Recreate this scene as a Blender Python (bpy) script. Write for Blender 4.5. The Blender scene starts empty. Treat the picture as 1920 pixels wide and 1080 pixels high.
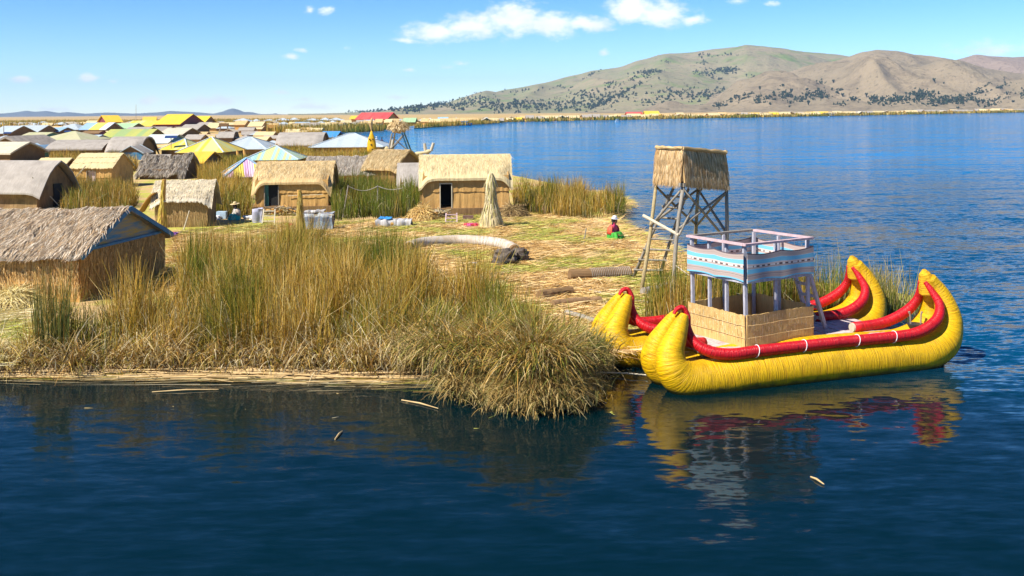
import bpy, math, random
import numpy as np
from mathutils import Vector, Matrix, noise
from mathutils.geometry import tessellate_polygon
random.seed(7); rng = np.random.default_rng(7)
R = math.radians
scn = bpy.context.scene
C = scn.collection
# ------------------------------------------------------------------ camera
F = 1867.0; HC = 6.0; ROLL = math.atan(-0.0085); G = 0.4
cam = bpy.data.cameras.new('camera'); cam_o = bpy.data.objects.new('camera', cam); C.objects.link(cam_o)
cam.sensor_width = 36; cam.lens = F / 1920 * 36; cam.shift_y = -330.2 / 1920
cam.clip_end = 40000; cam.clip_start = 0.1
cam_o.matrix_world = Matrix.Translation((0, 0, HC)) @ Matrix.Rotation(R(90), 4, 'X') @ Matrix.Rotation(ROLL, 4, 'Z')
scn.camera = cam_o
scn.render.resolution_x = 1024; scn.render.resolution_y = 576
scn.view_settings.view_transform = 'Standard'; scn.view_settings.look = 'None'
scn.view_settings.gamma = 1; scn.view_settings.use_curve_mapping = False
scn.view_settings.exposure = 0.88
cr, sr = math.cos(ROLL), math.sin(ROLL)
def ray(px, py):
    u = (px - 960) / F; v = (209.8 - py) / F
    return (u * cr - v * sr, u * sr + v * cr)
def P(px, py, z=G):
    x, zz = ray(px, py); t = (z - HC) / zz
    return Vector((x * t, t, z))
def PD(px, py, Y):
    x, zz = ray(px, py)
    return Vector((x * Y, Y, HC + zz * Y))
# ------------------------------------------------------------------ sun and sky
SUN = Vector((-0.80, -0.55, 1.08)).normalized()
sl = bpy.data.lights.new('sun', 'SUN'); so = bpy.data.objects.new('sun', sl); C.objects.link(so)
sl.energy = 5.0; sl.angle = R(0.5); sl.color = (1.0, 0.95, 0.86)
so.rotation_euler = SUN.to_track_quat('Z', 'Y').to_euler()
world = bpy.data.worlds.new('World'); scn.world = world; world.use_nodes = True
def nd(nt, typ, **kw):
    n = nt.nodes.new(typ)
    for k, v in kw.items():
        if k == 'ins':
            for i, val in v.items(): n.inputs[i].default_value = val
        else: setattr(n, k, v)
    return n
def math_(nt, op, a, b=None, clamp=False):
    n = nt.nodes.new('ShaderNodeMath'); n.operation = op; n.use_clamp = clamp
    for i, s in enumerate((a, b)):
        if s is None: continue
        if isinstance(s, (int, float)): n.inputs[i].default_value = s
        else: nt.links.new(s, n.inputs[i])
    return n.outputs[0]
def mix_(nt, f, a, b, mode='MIX'):
    n = nt.nodes.new('ShaderNodeMix'); n.data_type = 'RGBA'; n.blend_type = mode
    for i, s in ((0, f), (6, a), (7, b)):
        if isinstance(s, (int, float)): n.inputs[i].default_value = s
        elif isinstance(s, tuple): n.inputs[i].default_value = (*s[:3], 1)
        else: nt.links.new(s, n.inputs[i])
    return n.outputs[2]
def build_world():
    nt = world.node_tree; nt.nodes.clear(); L = nt.links.new
    sky = nd(nt, 'ShaderNodeTexSky', sky_type='NISHITA', sun_disc=False)
    sky.sun_elevation = math.asin(SUN.z); sky.sun_rotation = math.atan2(SUN.x, SUN.y)
    sky.altitude = 3800; sky.air_density = 1.1; sky.dust_density = 0.05; sky.ozone_density = 3.0
    hs = nd(nt, 'ShaderNodeHueSaturation', ins={'Saturation': 1.2, 'Value': 1.0})
    k0 = nd(nt, 'ShaderNodeVectorMath', operation='SCALE'); L(sky.outputs[0], k0.inputs[0]); k0.inputs['Scale'].default_value = 1 / 4.6
    gm = nd(nt, 'ShaderNodeGamma', ins={1: 1.38}); L(k0.outputs[0], gm.inputs[0])
    k1 = nd(nt, 'ShaderNodeVectorMath', operation='SCALE'); L(gm.outputs[0], k1.inputs[0]); k1.inputs['Scale'].default_value = 4.75
    k2 = nd(nt, 'ShaderNodeVectorMath', operation='MULTIPLY'); L(k1.outputs[0], k2.inputs[0]); k2.inputs[1].default_value = (1.06, 1.0, .97)
    L(k2.outputs[0], hs.inputs['Color'])
    tc = nd(nt, 'ShaderNodeTexCoord'); sp = nd(nt, 'ShaderNodeSeparateXYZ'); L(tc.outputs['Generated'], sp.inputs[0])
    yy = math_(nt, 'MAXIMUM', sp.outputs[1], 0.02)
    u = math_(nt, 'DIVIDE', sp.outputs[0], yy); v = math_(nt, 'DIVIDE', sp.outputs[2], yy)
    cb = nd(nt, 'ShaderNodeCombineXYZ'); L(u, cb.inputs[0]); L(v, cb.inputs[1])
    mp = nd(nt, 'ShaderNodeMapping'); L(cb.outputs[0], mp.inputs[0]); mp.inputs['Scale'].default_value = (1, 1.7, 1)
    n1 = nd(nt, 'ShaderNodeTexNoise', ins={'Scale': 26.0, 'Detail': 9.0, 'Roughness': 0.62}); L(mp.outputs[0], n1.inputs[0])
    n2 = nd(nt, 'ShaderNodeTexNoise', ins={'Scale': 60.0, 'Detail': 5.0, 'Roughness': 0.6}); L(mp.outputs[0], n2.inputs[0])
    off = nd(nt, 'ShaderNodeVectorMath', operation='MULTIPLY_ADD'); L(n1.outputs[1], off.inputs[0])
    off.inputs[1].default_value = (0.022, 0.011, 0); off.inputs[2].default_value = (-0.011, -0.0055, 0)
    vv = nd(nt, 'ShaderNodeVectorMath', operation='ADD'); L(cb.outputs[0], vv.inputs[0]); L(off.outputs[0], vv.inputs[1])
    cl = [(815,60,75,22,1),(885,48,75,30,1),(965,36,70,38,1.1),(1030,45,70,28,1.1),(1100,44,60,18,1),(1185,16,52,32,1.15),(1240,26,60,30,1.1),
          (1300,38,34,12,.9),(765,76,36,7,.7),(578,20,14,10,.75),(612,20,20,9,.75),(545,106,22,7,.8),(566,92,14,6,.7),(38,150,26,9,1.05),(165,145,28,9,1.05),
          (277,188,26,9,1.05),(405,188,60,11,1.05),(345,192,36,7,.85),(527,174,26,6,.6),(560,186,50,6,.55),(840,125,22,5,.5),(866,117,20,5,.55),(772,131,14,6,.55),(1130,99,13,7,.7),
          (590,200,50,10,.85),(1452,6,18,7,.55),(1385,2,22,5,.6),(1860,92,110,20,.55),(100,205,60,7,.6),(650,88,12,5,.4),(740,180,30,5,.5),(215,150,10,4,.45)]
    m = None
    for (px, py, a, b, s) in cl:
        u0, v0 = ray(px, py)
        sb = nd(nt, 'ShaderNodeVectorMath', operation='SUBTRACT'); L(vv.outputs[0], sb.inputs[0]); sb.inputs[1].default_value = (u0, v0, 0)
        ml = nd(nt, 'ShaderNodeVectorMath', operation='MULTIPLY'); L(sb.outputs[0], ml.inputs[0]); ml.inputs[1].default_value = (F / a, F / b, 0)
        ln = nd(nt, 'ShaderNodeVectorMath', operation='LENGTH'); L(ml.outputs[0], ln.inputs[0])
        d = math_(nt, 'SUBTRACT', 1.0 * s, math_(nt, 'MULTIPLY', ln.outputs['Value'], s * 0.85))
        m = d if m is None else math_(nt, 'MAXIMUM', m, d)
    # clouds beyond the frame, of the same scattered kind
    nb = nd(nt, 'ShaderNodeTexNoise', ins={'Scale': 3.4, 'Detail': 4.0, 'Roughness': 0.55}); L(tc.outputs['Generated'], nb.inputs[0])
    far = math_(nt, 'MULTIPLY', math_(nt, 'SUBTRACT', nb.outputs[0], 0.66), 3.0)
    bk = math_(nt, 'MULTIPLY', math_(nt, 'LESS_THAN', sp.outputs[1], 0.3), 1.0)
    m = math_(nt, 'ADD', math_(nt, 'MULTIPLY', m, math_(nt, 'SUBTRACT', 1, bk)), math_(nt, 'MULTIPLY', far, bk))
    dens = math_(nt, 'ADD', m, math_(nt, 'MULTIPLY', math_(nt, 'SUBTRACT', n2.outputs[0], 0.5), 1.3))
    mr = nd(nt, 'ShaderNodeMapRange', interpolation_type='SMOOTHSTEP', ins={1: 0.05, 2: 0.85, 3: 0.0, 4: 0.97}); L(dens, mr.inputs[0])
    # soft grey shading of the clouds, painted in by noise
    shade = nd(nt, 'ShaderNodeMapRange', ins={1: 0.35, 2: 0.65, 3: 0.82, 4: 1.0}); L(n1.outputs[0], shade.inputs[0])
    cc = nd(nt, 'ShaderNodeVectorMath', operation='SCALE'); cc.inputs[0].default_value = (8.4, 8.7, 9.1); L(shade.outputs[0], cc.inputs['Scale'])
    col = mix_(nt, mr.outputs[0], hs.outputs[0], cc.outputs[0])
    bg = nd(nt, 'ShaderNodeBackground', ins={'Strength': 0.09}); L(col, bg.inputs[0])
    out = nd(nt, 'ShaderNodeOutputWorld'); L(bg.outputs[0], out.inputs[0])
build_world()

# ------------------------------------------------------------------ helpers
def tag(o, label=None, cat=None, group=None, kind=None):
    if label: o['label'] = label
    if cat: o['category'] = cat
    if group: o['group'] = group
    if kind: o['kind'] = kind
    return o
def empty(name, loc=(0, 0, 0), rz=0, label=None, cat=None, group=None):
    o = bpy.data.objects.new(name, None); C.objects.link(o); o.location = loc; o.rotation_euler = (0, 0, rz)
    o.empty_display_size = 0.2
    return tag(o, label, cat, group)
def V(*a): return Vector(a)
class MB:
    def __init__(s): s.v = []; s.f = []; s.uv = []; s.mi = []
    def face(s, idx, uv=None, mi=0):
        s.f.append(tuple(idx)); s.uv.append(uv or [(0, 0)] * len(idx)); s.mi.append(mi)
    def quad(s, a, b, c, d, uv=None, mi=0):
        n = len(s.v); s.v += [a, b, c, d]
        if uv is None:
            w = (Vector(b) - Vector(a)).length; h = (Vector(d) - Vector(a)).length
            uv = [(0, 0), (w, 0), (w, h), (0, h)]
        s.face((n, n + 1, n + 2, n + 3), uv, mi)
    def poly(s, pts, mi=0, uv=None):
        n = len(s.v); s.v += [tuple(p) for p in pts]
        s.face(range(n, n + len(pts)), uv or [(p[0] + p[1], p[2]) for p in pts], mi)
    def box(s, c, size, M=None, mi=0, uvaxis='z'):
        cx, cy, cz = c; a, b, h = size[0] / 2, size[1] / 2, size[2] / 2
        pts = [Vector((x, y, z)) for z in (-h, h) for x, y in ((-a, -b), (a, -b), (a, b), (-a, b))]
        if M: pts = [M @ p for p in pts]
        pts = [p + Vector(c) for p in pts]
        n = len(s.v); s.v += [tuple(p) for p in pts]
        ro = random.random() * 9
        for q, (w, l) in (((0, 1, 5, 4), (size[0], size[2])), ((1, 2, 6, 5), (size[1], size[2])), ((2, 3, 7, 6), (size[0], size[2])), ((3, 0, 4, 7), (size[1], size[2])), ((4, 5, 6, 7), (size[0], size[1])), ((3, 2, 1, 0), (size[0], size[1]))):
            s.face([n + i for i in q], [(ro, 0), (ro + w, 0), (ro + w, l), (ro, l)], mi)
    def bar(s, p0, p1, w, h=None, mi=0, up=(0, 0, 1)):
        p0, p1 = Vector(p0), Vector(p1); d = p1 - p0; L = d.length; h = h or w
        d.normalize(); upv = Vector(up)
        if abs(d.dot(upv)) > .98: upv = Vector((0, 1, 0))
        x = d.cross(upv).normalized(); y = x.cross(d).normalized()
        M = Matrix((x, y, d)).transposed()
        s.box((p0 + p1) / 2, (w, h, L), M, mi)
    def tube(s, pts, rad, seg=8, caps=True, mi=0, flat=1.0, jit=0.0, v0=0.0):
        pts = [Vector(p) for p in pts]; n = len(pts)
        if not hasattr(rad, '__len__'): rad = [rad] * n
        T = [(pts[min(i + 1, n - 1)] - pts[max(i - 1, 0)]).normalized() for i in range(n)]
        ref = Vector((0, 0, 1)) if abs(T[0].z) < .9 else Vector((0, 1, 0))
        x = T[0].cross(ref).normalized(); base = len(s.v); vl = v0
        vs = []
        for i in range(n):
            x = (x - T[i] * x.dot(T[i])).normalized(); y = T[i].cross(x)
            if i: vl += (pts[i] - pts[i - 1]).length
            vs.append(vl)
            for k in range(seg):
                a = 2 * math.pi * k / seg; r = rad[i] * (1 + (random.random() - .5) * jit)
                s.v.append(tuple(pts[i] + x * math.cos(a) * r + y * math.sin(a) * r * flat))
        rm = max(rad)
        for i in range(n - 1):
            for k in range(seg):
                k2 = (k + 1) % seg; u0 = k / seg * 6.28 * rm; u1 = (k + 1) / seg * 6.28 * rm
                s.face((base + i * seg + k, base + i * seg + k2, base + (i + 1) * seg + k2, base + (i + 1) * seg + k),
                       [(u0, vs[i]), (u1, vs[i]), (u1, vs[i + 1]), (u0, vs[i + 1])], mi)
        if caps:
            s.face([base + k for k in range(seg)][::-1], [(math.cos(6.28*k/seg)*rm, math.sin(6.28*k/seg)*rm) for k in range(seg)], mi)
            s.face([base + (n - 1) * seg + k for k in range(seg)], [(math.cos(6.28*k/seg)*rm, math.sin(6.28*k/seg)*rm) for k in range(seg)], mi)
    def grid(s, fn, nu, nv, uvfn, mi=0, flip=False):
        n = len(s.v)
        for j in range(nv + 1):
            for i in range(nu + 1): s.v.append(tuple(fn(i / nu, j / nv)))
        for j in range(nv):
            for i in range(nu):
                q = [(i, j), (i + 1, j), (i + 1, j + 1), (i, j + 1)]
                if flip: q = q[::-1]
                s.face([n + b * (nu + 1) + a for a, b in q], [uvfn(a / nu, b / nv) for a, b in q], mi)
    def sheet(s, fn, nu, nv, th, uvfn, mi=0):
        """a sheet with a real thickness th (vector or number, downwards)"""
        t = Vector(th) if hasattr(th, '__len__') else Vector((0, 0, -th))
        P0 = {}
        def f0(u, v):
            k = (round(u * 4096), round(v * 4096))
            if k not in P0: P0[k] = Vector(fn(u, v))
            return P0[k]
        s.grid(f0, nu, nv, uvfn, mi)
        s.grid(lambda u, v: f0(u, v) + t, nu, nv, uvfn, mi, True)
        for (a, b, steps) in (((0, 0), (1, 0), nu), ((1, 0), (1, 1), nv), ((1, 1), (0, 1), nu), ((0, 1), (0, 0), nv)):
            for i in range(steps):
                p = (a[0] + (b[0] - a[0]) * i / steps, a[1] + (b[1] - a[1]) * i / steps)
                q = (a[0] + (b[0] - a[0]) * (i + 1) / steps, a[1] + (b[1] - a[1]) * (i + 1) / steps)
                s.quad(f0(*q), f0(*p), f0(*p) + t, f0(*q) + t, [uvfn(*q), uvfn(*p), uvfn(*p), uvfn(*q)], mi)
    def mesh(s, name, mats, smooth=False):
        me = bpy.data.meshes.new(name); me.from_pydata([tuple(v) for v in s.v], [], s.f)
        uvl = me.uv_layers.new(name='UVMap')
        flat = [c for f in s.uv for p in f for c in p]
        uvl.data.foreach_set('uv', flat)
        if not isinstance(mats, (list, tuple)): mats = [mats]
        for m in mats: me.materials.append(m)
        me.polygons.foreach_set('material_index', s.mi)
        if smooth: me.polygons.foreach_set('use_smooth', [True] * len(me.polygons))
        me.update(); return me
    def build(s, name, mats, parent=None, smooth=False, **kw):
        o = bpy.data.objects.new(name, s.mesh(name, mats, smooth)); C.objects.link(o)
        if parent: o.parent = parent
        tag(o, **kw); return o
def arc(pts, n):
    """Catmull-Rom through control points (any dimension)"""
    pts = [list(p) for p in pts]; q = [pts[0]] + pts + [pts[-1]]; out = []
    segs = len(pts) - 1
    for k in range(n):
        t = k / (n - 1) * segs; i = min(int(t), segs - 1); t -= i
        a, b, c, d = q[i], q[i + 1], q[i + 2], q[i + 3]
        out.append([0.5 * (2 * b[j] + (c[j] - a[j]) * t + (2 * a[j] - 5 * b[j] + 4 * c[j] - d[j]) * t * t + (3 * b[j] - a[j] - 3 * c[j] + d[j]) * t ** 3) for j in range(len(b))])
    return out
# ------------------------------------------------------------------ materials
MATS = {}
def mat_base(name):
    m = bpy.data.materials.new(name); m.use_nodes = True; nt = m.node_tree
    return m, nt, nt.nodes['Principled BSDF']
def reeds(key, ca, cb, su=38, sv=1.6, rough=.85, patch=.35, bump=.6, dirt=None):
    """stems running along v"""
    if key in MATS: return MATS[key]
    m, nt, b = mat_base(key); L = nt.links.new
    uv = nd(nt, 'ShaderNodeUVMap'); mp = nd(nt, 'ShaderNodeMapping', ins={'Scale': (su, sv, 1)}); L(uv.outputs[0], mp.inputs[0])
    n1 = nd(nt, 'ShaderNodeTexNoise', ins={'Scale': 1.0, 'Detail': 4.0, 'Roughness': .65}); L(mp.outputs[0], n1.inputs[0])
    tc = nd(nt, 'ShaderNodeTexCoord')
    n2 = nd(nt, 'ShaderNodeTexNoise', ins={'Scale': 1.3, 'Detail': 5.0, 'Roughness': .6}); L(tc.outputs['Object'], n2.inputs[0])
    r = nd(nt, 'ShaderNodeMapRange', ins={1: .33, 2: .67}); L(n1.outputs[0], r.inputs[0])
    col = mix_(nt, r.outputs[0], cb, ca)
    r2 = nd(nt, 'ShaderNodeMapRange', ins={1: .42, 2: .68, 3: 0.0, 4: patch}); L(n2.outputs[0], r2.inputs[0])
    col = mix_(nt, r2.outputs[0], col, dirt or tuple(c * .5 for c in cb))
    L(col, b.inputs['Base Color']); b.inputs['Roughness'].default_value = rough
    b.inputs['Specular IOR Level'].default_value = .25
    bp = nd(nt, 'ShaderNodeBump', ins={'Strength': bump, 'Distance': .03}); L(n1.outputs[0], bp.inputs['Height']); L(bp.outputs[0], b.inputs['Normal'])
    MATS[key] = m; return m
def plain(key, c, rough=.7, var=.25, sc=3.0, bump=.15, spec=.4, aniso=(1, 1, 1), metal=0, c2=None):
    if key in MATS: return MATS[key]
    m, nt, b = mat_base(key); L = nt.links.new
    tc = nd(nt, 'ShaderNodeTexCoord'); mp = nd(nt, 'ShaderNodeMapping', ins={'Scale': aniso}); L(tc.outputs['Object'], mp.inputs[0])
    n = nd(nt, 'ShaderNodeTexNoise', ins={'Scale': sc, 'Detail': 7.0, 'Roughness': .65}); L(mp.outputs[0], n.inputs[0])
    r = nd(nt, 'ShaderNodeMapRange', ins={1: .35, 2: .65}); L(n.outputs[0], r.inputs[0])
    L(mix_(nt, r.outputs[0], c2 or tuple(x * (1 - var) for x in c), c), b.inputs['Base Color'])
    b.inputs['Roughness'].default_value = rough; b.inputs['Specular IOR Level'].default_value = spec; b.inputs['Metallic'].default_value = metal
    if bump:
        bp = nd(nt, 'ShaderNodeBump', ins={'Strength': bump, 'Distance': .03}); L(n.outputs[0], bp.inputs['Height']); L(bp.outputs[0], b.inputs['Normal'])
    MATS[key] = m; return m
def corrug(key, cols, pitch=.16, stripe=.6, rough=.5):
    """corrugated sheet: ribs along v, painted sheets of several colours side by side"""
    if key in MATS: return MATS[key]
    m, nt, b = mat_base(key); L = nt.links.new
    uv = nd(nt, 'ShaderNodeUVMap'); sp = nd(nt, 'ShaderNodeSeparateXYZ'); L(uv.outputs[0], sp.inputs[0])
    fl = math_(nt, 'FLOOR', math_(nt, 'DIVIDE', sp.outputs[0], stripe))
    wn = nd(nt, 'ShaderNodeTexWhiteNoise', noise_dimensions='1D'); L(fl, wn.inputs['W'])
    cr_ = nd(nt, 'ShaderNodeValToRGB'); cr_.color_ramp.interpolation = 'CONSTANT'
    e = cr_.color_ramp.elements; e[0].color = (*cols[0], 1); e[1].position = 1 / len(cols) if len(cols) > 1 else 1; e[1].color = (*cols[min(1, len(cols) - 1)], 1)
    for i in range(2, len(cols)): x = e.new(i / len(cols)); x.color = (*cols[i], 1)
    L(wn.outputs[0], cr_.inputs[0])
    tc = nd(nt, 'ShaderNodeTexCoord'); n = nd(nt, 'ShaderNodeTexNoise', ins={'Scale': 1.2, 'Detail': 6.0, 'Roughness': .7}); L(tc.outputs['Object'], n.inputs[0])
    r = nd(nt, 'ShaderNodeMapRange', ins={1: .5, 2: .75, 3: 0, 4: .45}); L(n.outputs[0], r.inputs[0])
    L(mix_(nt, r.outputs[0], cr_.outputs[0], (.32, .27, .2)), b.inputs['Base Color'])
    b.inputs['Roughness'].default_value = rough
    w = math_(nt, 'SINE', math_(nt, 'MULTIPLY', sp.outputs[0], 2 * math.pi / pitch))
    bp = nd(nt, 'ShaderNodeBump', ins={'Strength': .5, 'Distance': .03}); L(w, bp.inputs['Height']); L(bp.outputs[0], b.inputs['Normal'])
    MATS[key] = m; return m
def blade_mat():
    m, nt, b = mat_base('reed_blades'); L = nt.links.new
    a = nd(nt, 'ShaderNodeAttribute', attribute_name='Col'); L(a.outputs[0], b.inputs['Base Color'])
    b.inputs['Roughness'].default_value = .6; b.inputs['Specular IOR Level'].default_value = .25
    tr = nd(nt, 'ShaderNodeBsdfTranslucent'); L(a.outputs[0], tr.inputs[0])
    ms = nd(nt, 'ShaderNodeMixShader', ins={0: .22}); out = nt.nodes['Material Output']
    L(b.outputs[0], ms.inputs[1]); L(tr.outputs[0], ms.inputs[2]); L(ms.outputs[0], out.inputs[0]); return m
BLADE = blade_mat()
STRAW = reeds('straw_reed', (.68, .50, .25), (.42, .26, .10))
STRAW_WALL = reeds('reed_wall', (.66, .41, .14), (.40, .21, .06), patch=.4)
STRAW_PALE = reeds('pale_reed_mat', (.66, .54, .30), (.46, .35, .17), patch=.2)
STRAW_GREY = reeds('weathered_thatch', (.42, .37, .31), (.22, .18, .145), patch=.5)
STRAW_GREY2 = reeds('smooth_grey_mat', (.40, .36, .31), (.28, .24, .20), patch=.4)
STRAW_WHITE = reeds('bleached_thatch', (.62, .56, .44), (.42, .34, .22), patch=.3)
STRAW_DARK = reeds('old_brown_reed', (.30, .18, .08), (.14, .08, .035))
STRAW_GOLD = reeds('golden_reed_wall', (.72, .42, .13), (.42, .21, .05), patch=.3)
STRAW_SHADEW = reeds('shaded_reed_wall', (.40, .25, .11), (.17, .10, .045), patch=.6)  # darker copy of the reed wall, shade painted into its colour
WOOD = plain('weathered_wood', (.33, .27, .20), sc=4, aniso=(8, 8, 1), var=.45)
WOODG = plain('grey_wood', (.33, .285, .22), sc=4, aniso=(8, 8, 1), var=.45)
WOODY = plain('yellowed_pole', (.42, .32, .15), sc=4, aniso=(8, 8, 1), var=.45)
WOODP = plain('pale_peeled_pole', (.62, .54, .38), sc=4, aniso=(8, 8, 1), var=.3)
LILAC = plain('lilac_grey_paint', (.46, .45, .49), sc=6, aniso=(4, 4, 1), var=.35)
PINKW = plain('pinkish_worn_paint', (.60, .42, .42), sc=6, var=.3)
DECKW = plain('worn_deck_boards', (.56, .50, .48), sc=5, aniso=(1, 1, 1), var=.4, c2=(.42, .27, .25))
DARK = plain('dark_interior', (.012, .012, .012), bump=0)  # near-black that paints the shade inside doorways and hollows; also used for spots
WHITE = plain('white_cord', (.78, .76, .72), bump=0, var=.1)
ROPE = plain('pale_rope', (.60, .53, .42), bump=0)

# ------------------------------------------------------------------ blades (numpy)
def pal(n, cols, w, jit=.25):
    cols = np.array(cols, float); w = np.array(w, float); w /= w.sum()
    c = cols[rng.choice(len(cols), n, p=w)]
    return c * (1 + (rng.random((n, 1)) - .5) * 2 * jit)
GREEN = [(.12, .19, .02), (.19, .23, .03), (.07, .12, .015)]
MIXED = [(.21, .21, .02), (.13, .16, .015), (.44, .28, .04), (.60, .40, .09), (.28, .14, .02), (.54, .44, .20), (.62, .46, .14)]
DRY = [(.60, .40, .10), (.68, .50, .20), (.40, .21, .04), (.22, .12, .03), (.32, .25, .03), (.72, .60, .36)]
def blade_mesh(name, base, h, w, az, th0, dth, kink, cols, cbase=None, segs=4, parent=None, kind='stuff', label=None, cat=None, mat=None, group=None, vert=0):
    n = len(base); d = np.stack([np.cos(az), np.sin(az), np.zeros(n)], 1)
    wa = az + np.pi / 2 + rng.normal(0, .9, n); wd = np.stack([np.cos(wa), np.sin(wa), np.zeros(n)], 1)
    wd[:, 1] *= .4; wd[:, 2] = vert; wd /= np.linalg.norm(wd, axis=1, keepdims=True)
    pos = base.copy(); th = th0.copy(); rows = [pos.copy()]
    kk = rng.integers(1, segs, n)
    for k in range(segs):
        pos = pos + (h / segs)[:, None] * (np.sin(th)[:, None] * d + np.cos(th)[:, None] * np.array([0, 0, 1.0]))
        rows.append(pos.copy()); th = th + dth + np.where(kk == k + 1, kink, 0)
    K = segs + 1; vs = np.zeros((n, K, 2, 3)); co = np.zeros((n, K, 2, 4)); co[..., 3] = 1
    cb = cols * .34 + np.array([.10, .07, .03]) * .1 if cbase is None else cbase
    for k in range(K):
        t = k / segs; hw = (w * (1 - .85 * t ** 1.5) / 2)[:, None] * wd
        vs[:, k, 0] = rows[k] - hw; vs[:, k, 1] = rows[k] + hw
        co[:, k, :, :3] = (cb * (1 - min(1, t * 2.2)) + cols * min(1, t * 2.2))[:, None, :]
    me = bpy.data.meshes.new(name); nv = n * K * 2; nf = n * segs
    me.vertices.add(nv); me.vertices.foreach_set('co', vs.ravel())
    b = (np.arange(n) * K * 2)[:, None] + (np.arange(segs) * 2)[None, :]
    f = np.stack([b, b + 1, b + 3, b + 2], -1).reshape(-1)
    me.loops.add(nf * 4); me.loops.foreach_set('vertex_index', f.astype(np.int32))
    me.polygons.add(nf); me.polygons.foreach_set('loop_start', (np.arange(nf) * 4).astype(np.int32))
    a = me.color_attributes.new('Col', 'FLOAT_COLOR', 'POINT'); a.data.foreach_set('color', co.ravel())
    me.materials.append(mat or BLADE); me.update(calc_edges=True); me.validate()
    o = bpy.data.objects.new(name, me); C.objects.link(o)
    if parent: o.parent = parent
    tag(o, label, cat, group, kind); return o
def in_poly(x, y, poly):
    ins = np.zeros(len(x), bool); n = len(poly); j = n - 1
    for i in range(n):
        xi, yi = poly[i][:2]; xj, yj = poly[j][:2]
        c = ((yi > y) != (yj > y)) & (x < (xj - xi) * (y - yi) / (yj - yi + 1e-12) + xi)
        ins ^= c; j = i
    return ins
def sample(poly, dens, cl=0, clr=.35):
    xs = [p[0] for p in poly]; ys = [p[1] for p in poly]
    A = (max(xs) - min(xs)) * (max(ys) - min(ys)); n = int(A * dens)
    x = rng.uniform(min(xs), max(xs), n); y = rng.uniform(min(ys), max(ys), n)
    k = in_poly(x, y, poly); x, y = x[k], y[k]
    if cl and len(x):        # gather stems into tussocks
        m = max(1, len(x) // cl); c = rng.integers(0, len(x), m); near = rng.integers(0, m, len(x))
        x = np.where(rng.random(len(x)) < .75, x[c][near] + rng.normal(0, clr, len(x)), x)
        y = np.where(rng.random(len(x)) < .75, y[c][near] * 0 + y, y)
        k = in_poly(x, y, poly); x, y = x[k], y[k]
    return x, y
def lownoise(x, y, s, o=0):
    return np.array([noise.noise(Vector((a * s + o, b * s, o * 1.7))) for a, b in zip(x, y)])
def reed_bed(name, label, poly, dens, h, w, cols=MIXED, wts=None, lean=.18, kinkp=.12, segs=4, z=G, hn=.35, ns=.5, dryer=None, cat='reeds', hfun=None, kinkmin=.8, fn=None):
    x, y = sample(poly, dens); n = len(x)
    if n == 0: return None
    nz = lownoise(x, y, ns, 3.1)
    keep = rng.random(n) < np.clip(.75 + nz * 1.6, .12, 1); x, y, nz = x[keep], y[keep], nz[keep]; n = len(x)
    base = np.stack([x, y, np.full(n, z)], 1)
    if fn is not None: base[:, 2] = fn(x, y)
    n2_ = lownoise(x, y, 1.5, 41.0)
    c_scale = .82
    hh = h * (1 + nz * hn * 1.6 + n2_ * .5) * rng.uniform(.45, 1.15, n)
    if hfun is not None: hh *= hfun(x, y)
    c = pal(n, cols, wts or [1] * len(cols))
    nc = lownoise(x, y, ns * .8, 11.7)
    gr = pal(n, GREEN, [1, 1, 1]); dr = pal(n, DRY, [2, 2, 1, 1, 1, 1])
    f = np.clip(nc * 3.0, 0, .85)[:, None] * (rng.random((n, 1)) < .8); c = c * (1 - f) + gr * f
    f = np.clip(-nc * 3.0, 0, .85)[:, None] * (rng.random((n, 1)) < .8); c = c * (1 - f) + dr * f
    az = rng.normal(0, .5, n) + lownoise(x, y, 1.1, 5) * 9
    th0 = rng.normal(lean * .45, lean * .5, n); dth = rng.normal(.03, lean * .35, n)
    kink = np.where(rng.random(n) < kinkp, rng.uniform(kinkmin, 2.2, n), 0)
    c = c * np.array([.90, .79, .45]); k2 = kink > 0; c[k2] = c[k2] * .4 + np.array([.55, .46, .28]) * .6
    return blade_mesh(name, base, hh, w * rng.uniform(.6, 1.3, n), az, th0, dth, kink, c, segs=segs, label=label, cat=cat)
def lying(name, poly, dens, ln, w, cols, wts, z=G + .015, label=None, cat=None, thick=.05, azc=0, azs=3.1, parent=None):
    x, y = sample(poly, dens); n = len(x); base = np.stack([x, y, z + rng.random(n) * thick], 1)
    az = azc + rng.uniform(-azs, azs, n) + lownoise(x, y, .6, 8) * 3
    th0 = np.full(n, 1.5) + rng.normal(0, .06, n); nc = lownoise(x, y, .45, 21)
    c = pal(n, cols, wts); g = pal(n, [(.44, .45, .06), (.54, .54, .10), (.24, .28, .05)], [1, 1, 1])
    f = np.clip(nc * 3.5 + .34, 0, .9)[:, None] * (rng.random((n, 1)) < .75); c = c * (1 - f) + g * f
    return blade_mesh(name, base, ln * rng.uniform(.4, 1.2, n), w * rng.uniform(.6, 1.3, n), az, th0, rng.normal(.01, .05, n), np.zeros(n), c, cbase=c * .9, segs=2, label=label, cat=cat, parent=parent, vert=.5)
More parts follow.
